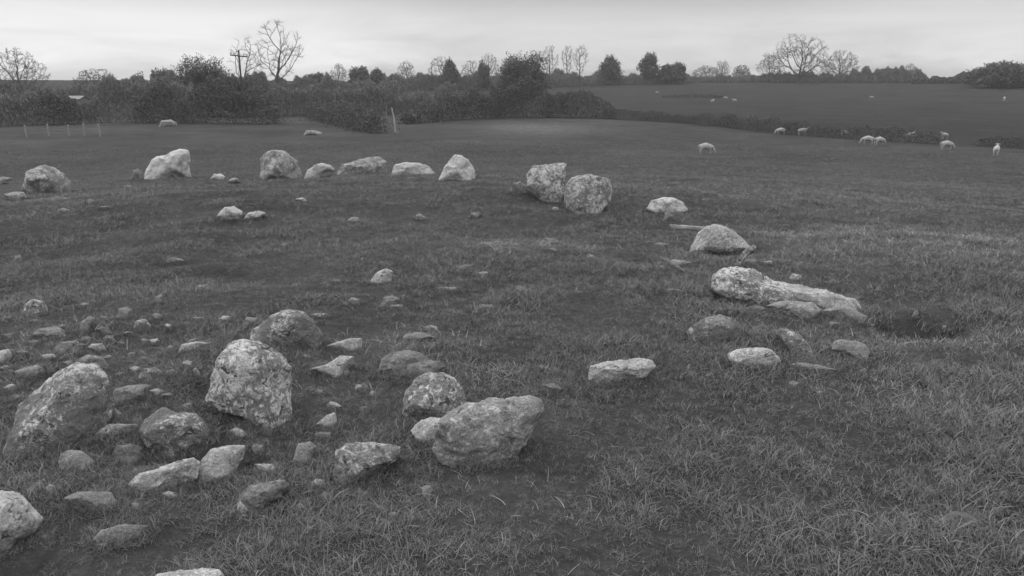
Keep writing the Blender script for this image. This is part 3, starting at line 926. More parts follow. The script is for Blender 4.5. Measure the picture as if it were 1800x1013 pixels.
scatter('dry_grass', hidden_dry, P, np.stack([S, S, S*0.8], 1), rot, rng.randint(0, 4, len(X)), 'pale dry grass stalks bent over among the green turf')

# ------------------------------------------------------------------ trees


def tubes(segs, sides=4):
    """segs: list of (p0, p1, r0, r1) -> verts, quads"""
    n = len(segs)
    A = np.array([s[0] for s in segs]); B = np.array([s[1] for s in segs])
    r0 = np.array([s[2] for s in segs]); r1 = np.array([s[3] for s in segs])
    d = B-A
    d /= np.linalg.norm(d, axis=1)[:, None]+1e-9
    ref = np.where(np.abs(d[:, 2:3]) < 0.9, np.array([[0, 0, 1.0]]), np.array([[1.0, 0, 0]]))
    u = np.cross(d, ref); u /= np.linalg.norm(u, axis=1)[:, None]
    v = np.cross(d, u)
    rings = []
    for C, r in ((A, r0), (B, r1)):
        for k in range(sides):
            a = 2*math.pi*k/sides
            rings.append(C+(u*math.cos(a)+v*math.sin(a))*r[:, None])
    V = np.stack(rings, 1)           # n, 2*sides, 3
    Fq = np.array([[k, (k+1) % sides, sides+(k+1) % sides, sides+k] for k in range(sides)])
    Fc = (Fq[None]+(np.arange(n)*2*sides)[:, None, None]).reshape(-1, 4)
    return V.reshape(-1, 3), Fc


def branch_tree(seed, levels=6, spread=0.6, up=0.25, trunk=0.22, kids=(2, 3), trunk_r=0.03, stems=1, **kw):
    """branching skeleton, about unit height"""
    rng = random.Random(seed)
    segs = [[] for _ in range(levels+1)]
    LEN = [trunk, .34, .24, .17, .12, .085, .06, .045]

    def side(d, ang):
        a = abs(rng.gauss(ang, ang*0.3))
        t = np.array([rng.gauss(0, 1), rng.gauss(0, 1), rng.gauss(0, 1)])
        t -= d*np.dot(t, d); t /= np.linalg.norm(t)
        v = d*math.cos(a)+t*math.sin(a)
        return v/np.linalg.norm(v)

    def grow(p, d, r, lev, scale=1.0):
        nseg = (2, 5, 4, 3, 3, 2, 2, 2)[lev]
        L = LEN[lev]*scale*rng.uniform(.75, 1.2)
        q, dd = p, d.copy()
        for i in range(nseg):
            dd = dd+np.array([rng.gauss(0, .13), rng.gauss(0, .13), rng.gauss(0, .08)+up*0.16])
            dd /= np.linalg.norm(dd)
            e = q+dd*L/nseg
            ra = r*(1-0.5*i/nseg); rb = r*(1-0.5*(i+1)/nseg)
            segs[lev].append((q, e, ra, rb))
            if 0 < lev < levels and rng.random() < (0.7 if lev > 1 else 0.8) and (0 if lev > 1 else 1) < i+1 < nseg:
                grow(e, side(dd, spread*1.25), rb*0.6, lev+1, scale*rng.uniform(.7, 1))
            q = e
        if lev < levels:
            n = rng.randint(*kids)+(2 if lev == 0 else 0)
            for k in range(n):
                grow(q, side(dd, spread*(1.25 if lev == 0 else 0.9)), r*0.55*rng.uniform(.75, 1), lev+1, scale*rng.uniform(.8, 1.05))

    for s_ in range(stems):
        d0 = np.array([rng.gauss(0, .08), rng.gauss(0, .08), 1.0]); d0 /= np.linalg.norm(d0)
        grow(np.array([0, 0, -0.01]), d0, trunk_r, 0)
    return segs


def colonise(seed, wr, natt=600, fork=0.18, cb=0.24, step=0.034, shape='dome', lean=0.0, gaps=-0.3):
    """grow limbs towards points spread through the crown; height 1, width wr"""
    rg = np.random.RandomState(seed)
    pts = []
    while len(pts) < natt:
        q = rg.uniform(-1, 1, 3)
        if shape == 'dome':
            q[2] = (q[2]+1)/2
            if (q[0]**2+q[1]**2)+q[2]**2*0.98 > 1 or rg.uniform() > 0.7+0.3*np.linalg.norm(q):
                continue
            z = cb+q[2]*(1-cb)
            k = 0.62+0.38*min(1, q[2]/0.3)
        else:
            if np.dot(q, q) > 1:
                continue
            z = cb+(q[2]+1)/2*(1-cb)
            k = 0.6+0.4*min(1, (q[2]+1))
        x, y = q[0]*wr/2*k, q[1]*wr/2*k
        if vnoise(x/(.2*max(wr, .6))+seed, y/(.2*max(wr, .6)), z/.2, seed) < gaps:
            continue
        pts.append((x+lean*z, y, z))
    A = np.array(pts)
    nodes = [np.array([0, 0, -0.01])]; par = [-1]
    d = np.array([0.0, 0, 1])
    while nodes[-1][2] < fork:
        d = d+np.array([rg.normal(0, .12)+lean*.2, rg.normal(0, .12), .25]); d /= np.linalg.norm(d)
        nodes.append(nodes[-1]+d*step); par.append(len(nodes)-2)
    near = np.full(len(A), 1e9); who = np.zeros(len(A), int)
    P0 = 0
    for it in range(90):
        Nn = np.array(nodes[P0:])
        D2 = ((A[:, None, :]-Nn[None])**2).sum(2)
        m = D2.argmin(1); dm = D2[np.arange(len(A)), m]
        b = dm < near
        near[b] = dm[b]; who[b] = m[b]+P0
        alive = near > (step*1.4)**2
        A, near, who = A[alive], near[alive], who[alive]
        if len(A) < 4:
            break
        P0 = len(nodes)
        for w_ in np.unique(who):
            v = A[who == w_]-nodes[w_]
            v = (v/np.linalg.norm(v, axis=1)[:, None]).sum(0)
            v = v/(np.linalg.norm(v)+1e-9)+rg.normal(0, .22, 3)+np.array([0, 0, .10])
            if par[w_] >= 0:
                pd = nodes[w_]-nodes[par[w_]]
                v = v+0.8*pd/np.linalg.norm(pd)
            v /= np.linalg.norm(v)
            nodes.append(nodes[w_]+v*step); par.append(int(w_))
            if len(nodes) > 4500:
                break
        if len(nodes) == P0 or len(nodes) > 4500:
            break
    return np.array(nodes), np.array(par)


def bare_tree(label, px, top, width, dist, seed, levels=6, spread=0.55, up=0.25, trunk=0.16, twig=0.03, group=None, natt=None, fork=None, cb=None,
              shape='dome', lean=0.0, gaps=-0.3, **kw):
    p = at_dist(px, dist)
    h = height_for(p, top)
    w = px_to_m(width, p)
    natt = int(1.5*(natt or int(350+250*min(2, w/h))))
    nodes, par = colonise(seed, w/h*0.96, natt, fork or 0.16, cb or 0.2, 0.034, shape, lean, gaps)
    n = len(nodes)
    load = np.zeros(n)
    kids_ = np.bincount(par[par >= 0], minlength=n)
    load[kids_ == 0] = 1
    for i in range(n-1, 0, -1):
        load[par[i]] += load[i]
    rad = (load**0.52)*0.0019*h
    P_ = nodes*h
    root = empty('bare_tree', p)
    tag(root, label, 'tree', group or 'leafless trees on the skyline')
    rmax = rad.max()
    tr, cr = [], []
    for i in range(1, n):
        a, b = P_[par[i]], P_[i]
        r0, r1 = max(min(rad[par[i]], rad[i]*1.25), twig*.7), max(rad[i], twig*.7)
        (tr if rad[i] > rmax*0.55 else cr).append((a, b, r0, r1))
    rg = random.Random(seed)
    for i in range(1, n):
        if load[i] <= 3:
            d = P_[i]-P_[par[i]]
            L = np.linalg.norm(d)
            for k in range(4 if load[i] > 1 else 7):
                v = d/L+np.array([rg.gauss(0, .55), rg.gauss(0, .55), rg.gauss(.15, .4)])
                v /= np.linalg.norm(v)
                e = P_[i]+v*L*rg.uniform(.7, 2.0)
                cr.append((P_[i], e, twig*.5, twig*.25))
    mesh_obj('trunk', *tubes(tr, 7), M_BARK, root, smooth=True)
    mesh_obj('crown', *tubes(cr, 3), M_TWIG, root)
    return root


def leaf_quads(C, size, rng, asp=0.5, rise=0.0):
    n = len(C)
    a = rng.normal(size=(n, 3)); a[:, 2] += rise*np.sign(a[:, 2]); a /= np.linalg.norm(a, axis=1)[:, None]
    b = rng.normal(size=(n, 3)); b -= a*(a*b).sum(1)[:, None]; b /= np.linalg.norm(b, axis=1)[:, None]
    s = (size*rng.uniform(0.5, 1.3, n))[:, None]
    V = np.stack([C-a*s, C+b*s*asp, C+a*s, C-b*s*asp], 1).reshape(-1, 3)
    return V, np.arange(4*n).reshape(n, 4)


def dense_tree(label, px, top, width, dist, seed, n=7000, leaf=None, crown_base=0.04, lumps=26, mat=None, gap=0.0, group=None, name='evergreen_tree', shape=1.0):
    rng = np.random.RandomState(seed)
    p = at_dist(px, dist)
    h = height_for(p, top)
    w = px_to_m(width, p)
    leaf = leaf or 0.0010*dist
    root = empty(name, p)
    tag(root, label, 'tree', group or 'dense trees on the skyline')
    sk = branch_tree(seed+300, 3, 0.5, 0.4, 0.35)
    K = np.array([w*0.7, w*0.7, h*0.95])
    segs = [(a*K, b*K, max(r0*h*0.6, .04), max(r1*h*.6, .03)) for L in sk for a, b, r0, r1 in L]
    V, Fc = tubes(segs, 5)
    mesh_obj('trunk', V, Fc, M_BARK, root)
    # crown: foliage through an uneven dome, thinning to ragged edges
    k = int(2.2*n)
    d = rng.normal(size=(k, 3)); d /= np.linalg.norm(d, axis=1)[:, None]
    hz_ = np.hypot(d[:, 0], d[:, 1])+1e-6
    d[:, :2] *= (hz_**-0.12)[:, None]
    cb = h*crown_base
    env = 0.84+0.27*fbm(d[:, 0]*1.7+seed, d[:, 1]*1.7, d[:, 2]*1.7, seed, 2)+0.22*fbm(d[:, 0]*5, d[:, 1]*5, d[:, 2]*5+seed, seed+9, 2)
    r = (rng.uniform(0.05, 1.0, k)**0.45)*env
    zc = cb+(h-cb)*0.42
    up_ = (h-zc)/1.0
    C = np.stack([d[:, 0]*r*w*0.52, d[:, 1]*r*w*0.52, zc+d[:, 2]*r*np.where(d[:, 2] > 0, up_, zc-cb*0.5)], 1)
    q = C/(0.13*max(w, h))
    nn = fbm(q[:, 0], q[:, 1], q[:, 2]+seed, seed+4, 2)
    C = C[nn > -0.75+gap+0.75*np.clip(r-0.6, 0, 1)]
    C = C[(C[:, 2] > 0.0)]
    V, Fc = leaf_quads(C, leaf, rng)
    mesh_obj('crown', V, Fc, mat or M_LEAF, root)
    return root


def hedge(label, path, seed, thick=1.4, name='hedge', mat=None, leaf=0.16, dens=55, cat='hedge', group=None, rag=0.45):
    """path: list of (px, dist, top row)"""
    rng = np.random.RandomState(seed)
    A = [at_dist(px, d) for px, d, t in path]
    Hs = [max(0.4, height_for(a, t)) for a, (px, d, t) in zip(A, path)]
    org = A[len(A)//2].copy()
    pts, stems = [], []
    for i in range(len(A)-1):
        L = np.linalg.norm((A[i+1]-A[i])[:2])
        hm = (Hs[i]+Hs[i+1])/2
        k = int(L*dens*hm*4.2)+60
        t = rng.uniform(size=k)
        base = A[i]*(1-t)[:, None]+A[i+1]*t[:, None]
        hh = Hs[i]*(1-t)+Hs[i+1]*t
        hh = hh*(1+rag*(0.75*fbm(base[:, 0]/2.2, base[:, 1]/2.2, 0, seed, 4)))
        v = rng.uniform(size=k)**0.75
        off = rng.normal(0, thick*0.4, k)*np.sqrt(1-0.75*v)
        nrm = np.array([-(A[i+1]-A[i])[1], (A[i+1]-A[i])[0]])/max(L, .01)
        x = base[:, 0]+nrm[0]*off; y = base[:, 1]+nrm[1]*off
        z = height(x, y, True)+v*hh
        pts.append(np.stack([x, y, z], 1))
    C = np.concatenate(pts)-org
    V, Fc = leaf_quads(C, leaf*0.66, rng) if mat is not None and mat is not M_LEAF2 else leaf_quads(C, leaf*1.5, rng, 0.12, 0.8)
    return tag(mesh_obj(name, V, Fc, mat or M_LEAF2, loc=tuple(org)), label, cat, group)


# --- leafless trees along the skyline
bare_tree('broad leafless tree with a rounded crown, leftmost on the skyline', 32, 88, 118, 240, 3, 6, .55, .12, .17, base_r=1)
bare_tree('low spreading leafless tree second from the left', 170, 119, 84, 250, 8, 6, .7, .05, .17)
bare_tree('tallest thin leafless tree with a forked trunk, left part of the skyline', 486, 36, 92, 210, 14, fork=.30, cb=.26, twig=.026, natt=330, shape='oval', lean=.06, gaps=0.02, kids=(2, 3))
bare_tree('faint sparse leafless tree just behind the utility pole', 434, 58, 66, 235, 15, fork=.3, cb=.3, twig=.018, natt=260, gaps=0.05)
bare_tree('small leafless tree left of the three dense round bushes', 596, 111, 40, 300, 17, 5, .6, .1, .17)
bare_tree('pale twiggy leafless tree standing in the skyline gap', 715, 107, 40, 330, 19, 6, .5, .25, .17, twig=.03)
bare_tree('leafless tree with an arched crown left of the big dark tree', 778, 99, 60, 300, 21, 6, .6, .1, .17)
bare_tree('small twiggy leafless tree between the arched and pale sparse trees', 828, 106, 44, 320, 22, 5, .6, .1, .17)
bare_tree('pale sparse leafless tree touching the big dark tree from the left', 860, 92, 42, 330, 24, 6, .5, .2, .17, twig=.025)
bare_tree('leafless tree immediately right of the big dark tree', 966, 78, 34, 340, 27, shape='oval', natt=260, cb=.25)
bare_tree('narrow upright leafless tree, left one of a close pair', 997, 78, 26, 330, 31, shape='oval', natt=260, cb=.25)
bare_tree('narrow upright leafless tree, right one of a close pair', 1020, 77, 30, 330, 33, shape='oval', natt=260, cb=.25)
bare_tree('low broad leafless tree right of the two-peaked bush', 1240, 115, 56, 380, 35, 6, .65, .05, .17)
bare_tree('faint leafless tree rising behind the low broad one', 1268, 104, 30, 400, 37, 5, .5, .3, .17)
bare_tree('small dome-crowned leafless tree midway to the large spreading one', 1302, 114, 36, 380, 39, 6, .6, .1, .17, twig=.05)
bare_tree('large spreading leafless tree, tallest on the right of the skyline', 1402, 56, 118, 360, 41, fork=.1, cb=.12, natt=1000, twig=.03, gaps=-.12)
bare_tree('small leafless tree on the left of the large spreading one', 1350, 92, 50, 370, 43, 6, .5, .2, .17, twig=.03)
bare_tree('broad faint leafless tree on the right of the large spreading one', 1474, 88, 74, 375, 45, 6, .5, .2, .17, twig=.032)
bare_tree('small faint leafless tree above the long right-hand thicket', 1597, 112, 28, 390, 47, 5, .5, .2, .17, twig=.03)

# --- dense trees
dense_tree('round dense tree left of the large open-edged evergreen', 290, 117, 50, 240, 61)
dense_tree('small dark bush on the skyline between two leafless and round trees', 245, 129, 34, 245, 62, 4000, name='bush')
dense_tree('large dark evergreen with ragged left edge beside the utility pole', 362, 97, 118, 150, 63, 16000, crown_base=.05, gap=.12, lumps=22)
dense_tree('dark undergrowth tree in front of the large ragged evergreen', 420, 135, 96, 150, 64, 9000, crown_base=.0, mat=M_LEAF3)
dense_tree('dense round bush, middle of three on the left skyline', 634, 114, 48, 290, 66, 6000)
dense_tree('small pointed dense bush, right of three on the left skyline', 664, 119, 26, 290, 67, 4000, name='bush')
dense_tree('little dark dense tree within the arched leafless tree', 792, 101, 30, 290, 68, 5000, gap=.1)
dense_tree('small conical bush just left of the big dark tree', 850, 107, 24, 290, 70, 3500, name='bush')
dense_tree('big dark round-topped tree, widest in the centre of the skyline', 916, 87, 92, 170, 71, 16000, crown_base=.1, lumps=20)
dense_tree('neat egg-shaped tree standing right of the upright pair', 1072, 96, 44, 340, 73, 6500, gap=.12)
dense_tree('tall narrow dense tree left of the two-peaked bush', 1139, 89, 38, 350, 75, 6500, gap=.15, shape=1.8)
dense_tree('left peak of the two-peaked dark bush', 1172, 110, 32, 350, 76, 5000, name='bush')
dense_tree('right peak of the two-peaked dark bush', 1191, 111, 36, 350, 77, 5000, name='bush')
dense_tree('dark evergreen at the left edge of the tree mass, right skyline', 1712, 121, 40, 330, 78, 5000)
dense_tree('large dark tree with a broad arched crown at the far right', 1760, 106, 96, 320, 79, 14000, lumps=20, gap=.08)
dense_tree('dark tree cut off by the right edge of the picture', 1812, 118, 70, 330, 80, 7000)
dense_tree('low dense tree beside the small leafless one, left skyline', 560, 124, 44, 280, 81, 4500)
dense_tree('dark low tree at the left end of the skyline gap', 690, 141, 50, 260, 82, 3500, name='bush')
dense_tree('small round bush in the hedge right of the upright pair', 982, 118, 24, 330, 83, 3000, name='bush')

# --- hedges and thickets
hedge('long grey hedge across the left, behind the fence posts', [(-120, 128, 168), (0, 130, 163), (90, 132, 160), (112, 132, 171), (152, 132, 171), (170, 132, 158), (260, 131, 156), (340, 130, 160)], 101, 2.4, mat=M_LEAF2, leaf=.2)
hedge('distant hedge on the left skyline below the leafless trees', [(-120, 235, 153), (20, 235, 151), (120, 235, 152), (220, 235, 141), (330, 235, 137), (440, 235, 139), (560, 240, 138), (700, 245, 145)], 102, 4, mat=M_LEAF2, leaf=.28, dens=70)
hedge('dark patch of bramble hedge at the lower left', [(60, 127, 178), (95, 127, 164), (130, 127, 170)], 103, 2.4, mat=M_LEAF3, leaf=.2)
hedge('dark thorn thicket beneath the round dense tree', [(230, 124, 175), (262, 124, 158), (300, 124, 158), (318, 124, 176)], 104, 2.8, mat=M_LEAF3, leaf=.2)
hedge('dark hedge below the large ragged evergreen', [(305, 121, 180), (340, 120, 160), (420, 118, 158), (470, 116, 168), (485, 115, 190)], 105, 3, mat=M_LEAF3, leaf=.2)
hedge('grey scrubby hedge left of the leaning pale post', [(470, 150, 160), (560, 152, 158), (650, 155, 156), (740, 160, 158), (800, 165, 150)], 106, 3, mat=M_LEAF2, leaf=.22)
hedge('dark sloping bramble bank left of the leaning pale post', [(545, 132, 184), (580, 118, 186), (625, 98, 190), (664, 90, 198)], 107, 2.2, mat=M_LEAF3, leaf=.16)
hedge('dark thicket rising from the leaning post toward the big dark tree', [(712, 112, 200), (745, 120, 186), (790, 128, 172), (850, 134, 160), (880, 136, 150)], 108, 3, mat=M_LEAF3, leaf=.2)
hedge('broad dark thicket at the foot of the big dark tree', [(860, 138, 152), (900, 138, 142), (945, 138, 146), (1000, 138, 158), (1050, 138, 170), (1085, 138, 190)], 109, 4, mat=M_LEAF3, leaf=.2)
hedge('skyline hedge linking the big dark tree to the two-peaked bush', [(640, 300, 138), (760, 300, 131), (900, 305, 130), (1000, 330, 131), (1060, 340, 131), (1130, 350, 133), (1210, 360, 134)], 110, 5, mat=M_LEAF2, leaf=.34, dens=40)
hedge('skyline hedge under the large spreading leafless tree', [(1190, 372, 133), (1300, 372, 134), (1400, 370, 130), (1480, 370, 131), (1520, 370, 128)], 111, 5, mat=M_LEAF2, leaf=.4, dens=40)
hedge('long thicket on the skyline right of the spreading leafless tree', [(1495, 365, 125), (1530, 365, 121), (1570, 365, 123), (1610, 365, 122), (1630, 365, 134)], 112, 5, mat=M_LEAF2, leaf=.38, dens=40)
hedge('low dark hedge in the right skyline dip', [(1600, 350, 134), (1650, 350, 134), (1700, 350, 131), (1760, 350, 126), (1850, 350, 126)], 113, 5, mat=M_LEAF3, leaf=.38, dens=40)
hedge('low dark hedge running down across the right field', [(1060, 136, 191), (1120, 134, 195), (1180, 122, 200), (1260, 110, 204), (1330, 98, 209), (1400, 92, 213), (1440, 90, 218), (1520, 88, 221), (1600, 86, 227), (1665, 84, 233)], 114, 1.3, mat=M_LEAF3, leaf=.09, dens=150, rag=.3)
hedge('low dark hedge entering from the right edge', [(1735, 84, 239), (1800, 82, 237), (1880, 82, 237)], 115, 1.3, mat=M_LEAF3, leaf=.09, dens=150, rag=.3)
hedge('far field hedge seen as a thin line behind the two-peaked bush', [(1165, 250, 167), (1215, 250, 166), (1275, 250, 167)], 116, 1.2, mat=M_LEAF3, leaf=.2, dens=40)

# ------------------------------------------------------------------ utility pole


def utility_pole():
    p = at_dist(425, 140)
    h = height_for(p, 88)
    root = empty('utility_pole', p)
    tag(root, 'dark wooden utility pole with a slanting crossarm beside the evergreen', 'utility pole')
    V, Fc = tubes([(np.array([0, 0, -.3]), np.array([-.05*h/8, 0, h]), .17, .12)], 10)
    mesh_obj('pole', V, Fc, M_POLE, root, smooth=True)
    w = px_to_m(15, p)
    zc = h-px_to_m(10, p)
    arm = mesh_obj('crossarm', *tubes([(np.array([-w, -.2, zc+.15]), np.array([w, -.2, zc-.15]), .1, .1)], 4), M_POLE, root)
    for t in (-.92, -.55, .55, .92):
        c = np.array([w*t, -.2, zc-.15*t])
        V, Fc = tubes([(c, c+[0, 0, .18], .03, .03), (c+[0, 0, .18], c+[0, 0, .34], .10, .07), (c+[0, 0, .34], c+[0, 0, .46], .08, .04)], 8)
        mesh_obj('insulator', V, Fc, M_INSUL, arm)
    V, Fc = tubes([(np.array([-.02, -.15, zc-1.1]), np.array([w*.5, -.2, zc-.1]), .03, .03),
                   (np.array([-.02, -.15, zc-1.1]), np.array([-w*.5, -.2, zc+.06]), .03, .03)], 4)
    mesh_obj('brace', V, Fc, M_POLE, root)


utility_pole()

# ------------------------------------------------------------------ wire fence at the left


def wire_fence():
    rng = random.Random(4)
    cols = [(34, 95), (74, 95), (110, 94), (137, 93), (165, 92)]
    pts = [at_dist(a, d) for a, d in cols]
    root = empty('wire_fence', pts[0])
    tag(root, 'wire fence on pale wooden posts in the far left pasture', 'fence')
    tops = []
    for i, p in enumerate(pts):
        q = p-pts[0]
        h = 1.15+rng.uniform(-.1, .15)
        lean = np.array([rng.uniform(-.08, .08), 0, 0])
        V, Fc = tubes([(q+[0, 0, -.3], q+lean+[0, 0, h], .10, .09), (q+lean+[0, 0, h], q+lean+[0, 0, h+.05], .09, .02)], 7)
        mesh_obj('post', V, Fc, M_WOOD, root)
        tops.append((q, lean, h))
    for f in (.35, .65, .92):
        S = []
        for (a, la, ha), (b, lb, hb) in zip(tops[:-1], tops[1:]):
            A = a+la*f+[0, -.09, ha*f]; B = b+lb*f+[0, -.09, hb*f]
            M = (A+B)/2-[0, 0, .04]
            S += [(A, M, .006, .006), (M, B, .006, .006)]
        mesh_obj('wire', *tubes(S, 4), M_WIRE, root)


wire_fence()


def post(label, px, base_y, top_y, lean_px, r, mat, name='post', cat='post'):
    g = ground(px, base_y)
    h = height_for(g, top_y)
    w = px_to_m(lean_px, g)
    k = [np.array([0, 0, -.25]), np.array([w*.2, 0, h*.3]), np.array([w*.4, .03, h*.62]), np.array([w, 0, h])]
    S = [(k[i], k[i+1], r*(1-.12*i), r*(1-.12*(i+1))) for i in range(3)]
    S.append((k[3], k[3]+[w*.02, 0, .06], r*.64, r*.2))
    root = empty(name, g)
    tag(root, label, cat)
    mesh_obj('shaft', *tubes(S, 9), mat, root, smooth=True)
    S = [(k[0]+[0, 0, .15], k[0]+[.35, .1, .28], r*.9, r*.4)]
    mesh_obj('stub', *tubes(S, 6), mat, root)


post('pale bleached post leaning left, alone below the sloping thicket', 695, 233, 190, -5, .10, M_PALEWOOD)
post('short grey post left of the pale leaning one', 679, 215, 186, 1, .07, M_WOOD)

# ------------------------------------------------------------------ distant shed


def shed():
    p = at_dist(132, 158)
    p[2] = float(height(p[0], p[1]))
    w = px_to_m(12, p)
    h = height_for(p, 168.5)
    root = empty('shed', p)
    tag(root, 'small low shed with a pale roof showing above the left hedge', 'shed')
    d = 1.6
    V = [(-w, -d, -.2), (w, -d, -.2), (w, d, -.2), (-w, d, -.2), (-w, -d, h-.5), (w, -d, h-.5), (w, d, h-.5), (-w, d, h-.5), (-w, 0, h-.1), (w, 0, h-.1)]
    mesh_obj('wall', V, [(0, 1, 5, 4), (2, 3, 7, 6), (1, 2, 6, 9, 5), (3, 0, 4, 8, 7)], M_WALL, root)
    e = .2
    V = [(-w-e, -d-e, h-.52), (w+e, -d-e, h-.52), (w+e, 0, h), (-w-e, 0, h), (w+e, d+e, h-.52), (-w-e, d+e, h-.52)]
    V += [(x, y, z-.07) for x, y, z in V]
    mesh_obj('roof', V, [(0, 1, 2, 3), (3, 2, 4, 5), (7, 6, 9, 8), (8, 9, 11, 10), (0, 6, 7, 1), (4, 10, 11, 5), (1, 7, 8, 2), (2, 8, 10, 4), (0, 3, 9, 6), (3, 5, 11, 9)], M_ROOF, root)
    # a door in the near wall
    mesh_obj('door', [(-.4, -d-.03, -.1), (.4, -d-.03, -.1), (.4, -d-.03, h-.65), (-.4, -d-.03, h-.65),
                      (-.4, -d+.01, -.1), (.4, -d+.01, -.1), (.4, -d+.01, h-.65), (-.4, -d+.01, h-.65)],
             [(0, 1, 2, 3), (4, 7, 6, 5), (0, 4, 5, 1), (3, 2, 6, 7), (0, 3, 7, 4), (1, 5, 6, 2)], M_POLE, root)


# ------------------------------------------------------------------ sheep


def sheep_mesh(name, grazing):
    """one continuous skinned body: barrel, neck, head, ears, four jointed legs, tail (facing +X)"""
    v = []; e = []; r = []

    def add(p, rad, par=None):
        v.append(p); r.append(rad)
        if par is not None:
            e.append((par, len(v)-1))
        return len(v)-1
    pel = add((-.34, 0, .60), (.20, .21))
    b1 = add((-.12, 0, .60), (.24, .25), pel)
    b2 = add((.12, 0, .59), (.245, .25), b1)
    sh = add((.33, 0, .60), (.19, .20), b2)
    if grazing:
        n1 = add((.50, 0, .52), (.12, .12), sh)
        n2 = add((.62, 0, .34), (.085, .085), n1)
        h1 = add((.68, 0, .20), (.08, .075), n2)
        h2 = add((.73, 0, .08), (.05, .045), h1)
        add((.78, 0, .03), (.035, .03), h2)
        ear = [(.60, .12, .27), (.60, -.12, .27)]
    else:
        n1 = add((.47, 0, .74), (.12, .12), sh)
        n2 = add((.54, 0, .88), (.09, .09), n1)
        h1 = add((.62, 0, .94), (.08, .08), n2)
        h2 = add((.74, 0, .88), (.055, .05), h1)
        add((.80, 0, .85), (.035, .03), h2)
        ear = [(.57, .14, .93), (.57, -.14, .93)]
    for p in ear:
        k = add(p, (.025, .03), h1 if not grazing else n2)
        add((p[0]-.02, p[1]*1.5, p[2]-.02), (.01, .02), k)
    for s in (1, -1):
        a = add((.30, s*.11, .40), (.085, .085), sh)
        b = add((.31, s*.11, .24), (.042, .042), a)
        c = add((.31, s*.11, .08), (.028, .028), b)
        add((.33, s*.11, .0), (.035, .03), c)
        a = add((-.33, s*.12, .42), (.10, .10), pel)
        b = add((-.40, s*.12, .26), (.05, .05), a)
        c = add((-.37, s*.12, .08), (.028, .028), b)
        add((-.34, s*.12, .0), (.035, .03), c)
    t = add((-.53, 0, .62), (.045, .05), pel)
    add((-.57, 0, .42), (.03, .03), t)
    me = bpy.data.meshes.new(name)
    me.from_pydata(v, e, [])
    o = bpy.data.objects.new(name+'_rig', me)
    scene.collection.objects.link(o)
    m = o.modifiers.new('skin', 'SKIN')
    m.use_smooth_shade = True
    for i, sv in enumerate(me.skin_vertices[0].data):
        sv.radius = r[i]
        sv.use_root = (i == 0)
    ss = o.modifiers.new('sub', 'SUBSURF'); ss.levels = 2; ss.render_levels = 2
    dg = bpy.context.evaluated_depsgraph_get()
    em = bpy.data.meshes.new_from_object(o.evaluated_get(dg))
    bpy.data.objects.remove(o)
    n = len(em.vertices)
    co = np.empty(n*3); em.vertices.foreach_get('co', co); co = co.reshape(-1, 3)
    # woolly lumps on the barrel
    wl = np.exp(-((co[:, 0]/.42)**4))*sstep(.32, .45, co[:, 2])
    nn = fbm(co[:, 0]*9, co[:, 1]*9, co[:, 2]*9, 3, 3)*0.028*wl
    cc = co-np.array([0, 0, .58]); cc[:, 0] *= .2
    cc /= np.linalg.norm(cc, axis=1)[:, None]+1e-6
    co = co+cc*nn[:, None]
    em.vertices.foreach_set('co', co.ravel())
    em.materials.clear()
    em.materials.append(M_WOOL)
    em.name = name
    return em


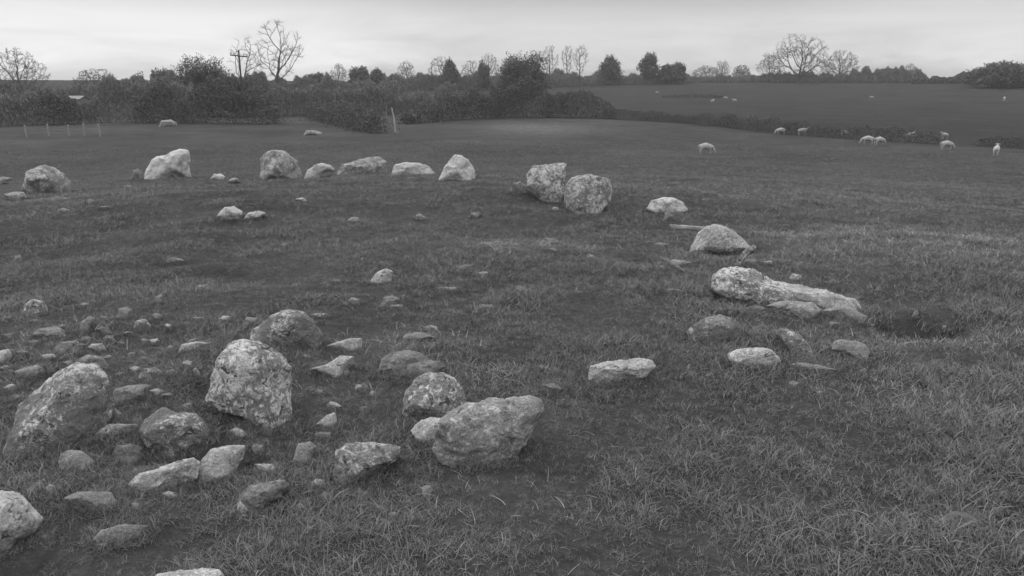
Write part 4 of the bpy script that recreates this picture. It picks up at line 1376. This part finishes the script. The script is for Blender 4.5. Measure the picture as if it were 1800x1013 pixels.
ME_GRAZE = sheep_mesh('sheep_grazing', True)
ME_STAND = sheep_mesh('sheep_standing', False)
flock = [
 (1240, 271, 0, True, 1.12, 'pale sheep grazing alone on the slope, nearest and leftmost of the flock'),
 (1372, 237, 170, True, 1.0, 'small grazing sheep just left of the bright standing one'),
 (1411, 239, -40, False, 1.1, 'bright standing sheep by the low dark hedge'),
 (1482, 241, 25, True, 1.0, 'grazing sheep against the hedge, right of the bright standing one'),
 (1525, 254, 160, True, 1.05, 'left sheep of the pair grazing nose to tail'),
 (1545, 256, 15, True, 1.05, 'right sheep of the pair grazing nose to tail'),
 (1597, 249, 10, False, 1.15, 'long pale sheep standing side-on right of the pair'),
 (1663, 264, 0, True, 1.05, 'sheep grazing between the side-on one and the plump rightmost one'),
 (1660, 244, 190, False, .8, 'tiny lamb-sized sheep behind the one grazing near the hedge end'),
 (1750, 275, 55, False, 1.05, 'plump sheep turned end-on, rightmost and brightest of the flock'),
 (1252, 181, 20, False, 1.1, 'far-off sheep, left of three in the field beyond the hedge'),
 (1275, 175, 0, True, 1.1, 'far-off sheep, middle and highest of three beyond the hedge'),
 (1291, 180, 180, False, 1.1, 'far-off sheep, right of three in the field beyond the hedge'),
 (1532, 174, 10, True, 1.1, 'lone far-off sheep in the upper field right of centre'),
 (1765, 178, 60, False, 1.3, 'lone far-off sheep below the arched dark tree at right'),
 (1155, 165, 0, True, 1.0, 'tiny far-off sheep high in the field below the narrow dense tree'),
]
for px, py, rz, gz, sc, lab in flock:
    g = ground(px, py)
    o = bpy.data.objects.new('sheep', ME_GRAZE if gz else ME_STAND)
    scene.collection.objects.link(o)
    o.location = tuple(g)
    o.rotation_euler = (0, 0, math.radians(rz))
    o.scale = (sc*.9, sc*.9, sc*.9)
    tag(o, lab, 'sheep', 'sheep grazing in the fields beyond the ring')

shed()

# ------------------------------------------------------------------ haze volume added to lighten the distant hedges
HZ = [(-520, -60, -45), (520, -60, -45), (520, 640, -45), (-520, 640, -45), (-520, -60, 40), (520, -60, 40), (520, 640, 40), (-520, 640, 40)]
M_HAZE = bpy.data.materials.new('haze')
M_HAZE.use_nodes = True
M_HAZE.node_tree.nodes.clear()
_v = N(M_HAZE.node_tree, 'ShaderNodeVolumePrincipled')
_v.inputs['Color'].default_value = (.85, .85, .85, 1)
_v.inputs['Density'].default_value = 0.00032
_o = N(M_HAZE.node_tree, 'ShaderNodeOutputMaterial')
M_HAZE.node_tree.links.new(_v.outputs[0], _o.inputs['Volume'])
tag(mesh_obj('haze', HZ, [(3, 2, 1, 0), (4, 5, 6, 7), (0, 1, 5, 4), (1, 2, 6, 5), (2, 3, 7, 6), (3, 0, 4, 7)], M_HAZE), 'thin grey haze added over the fields', kind='stuff')
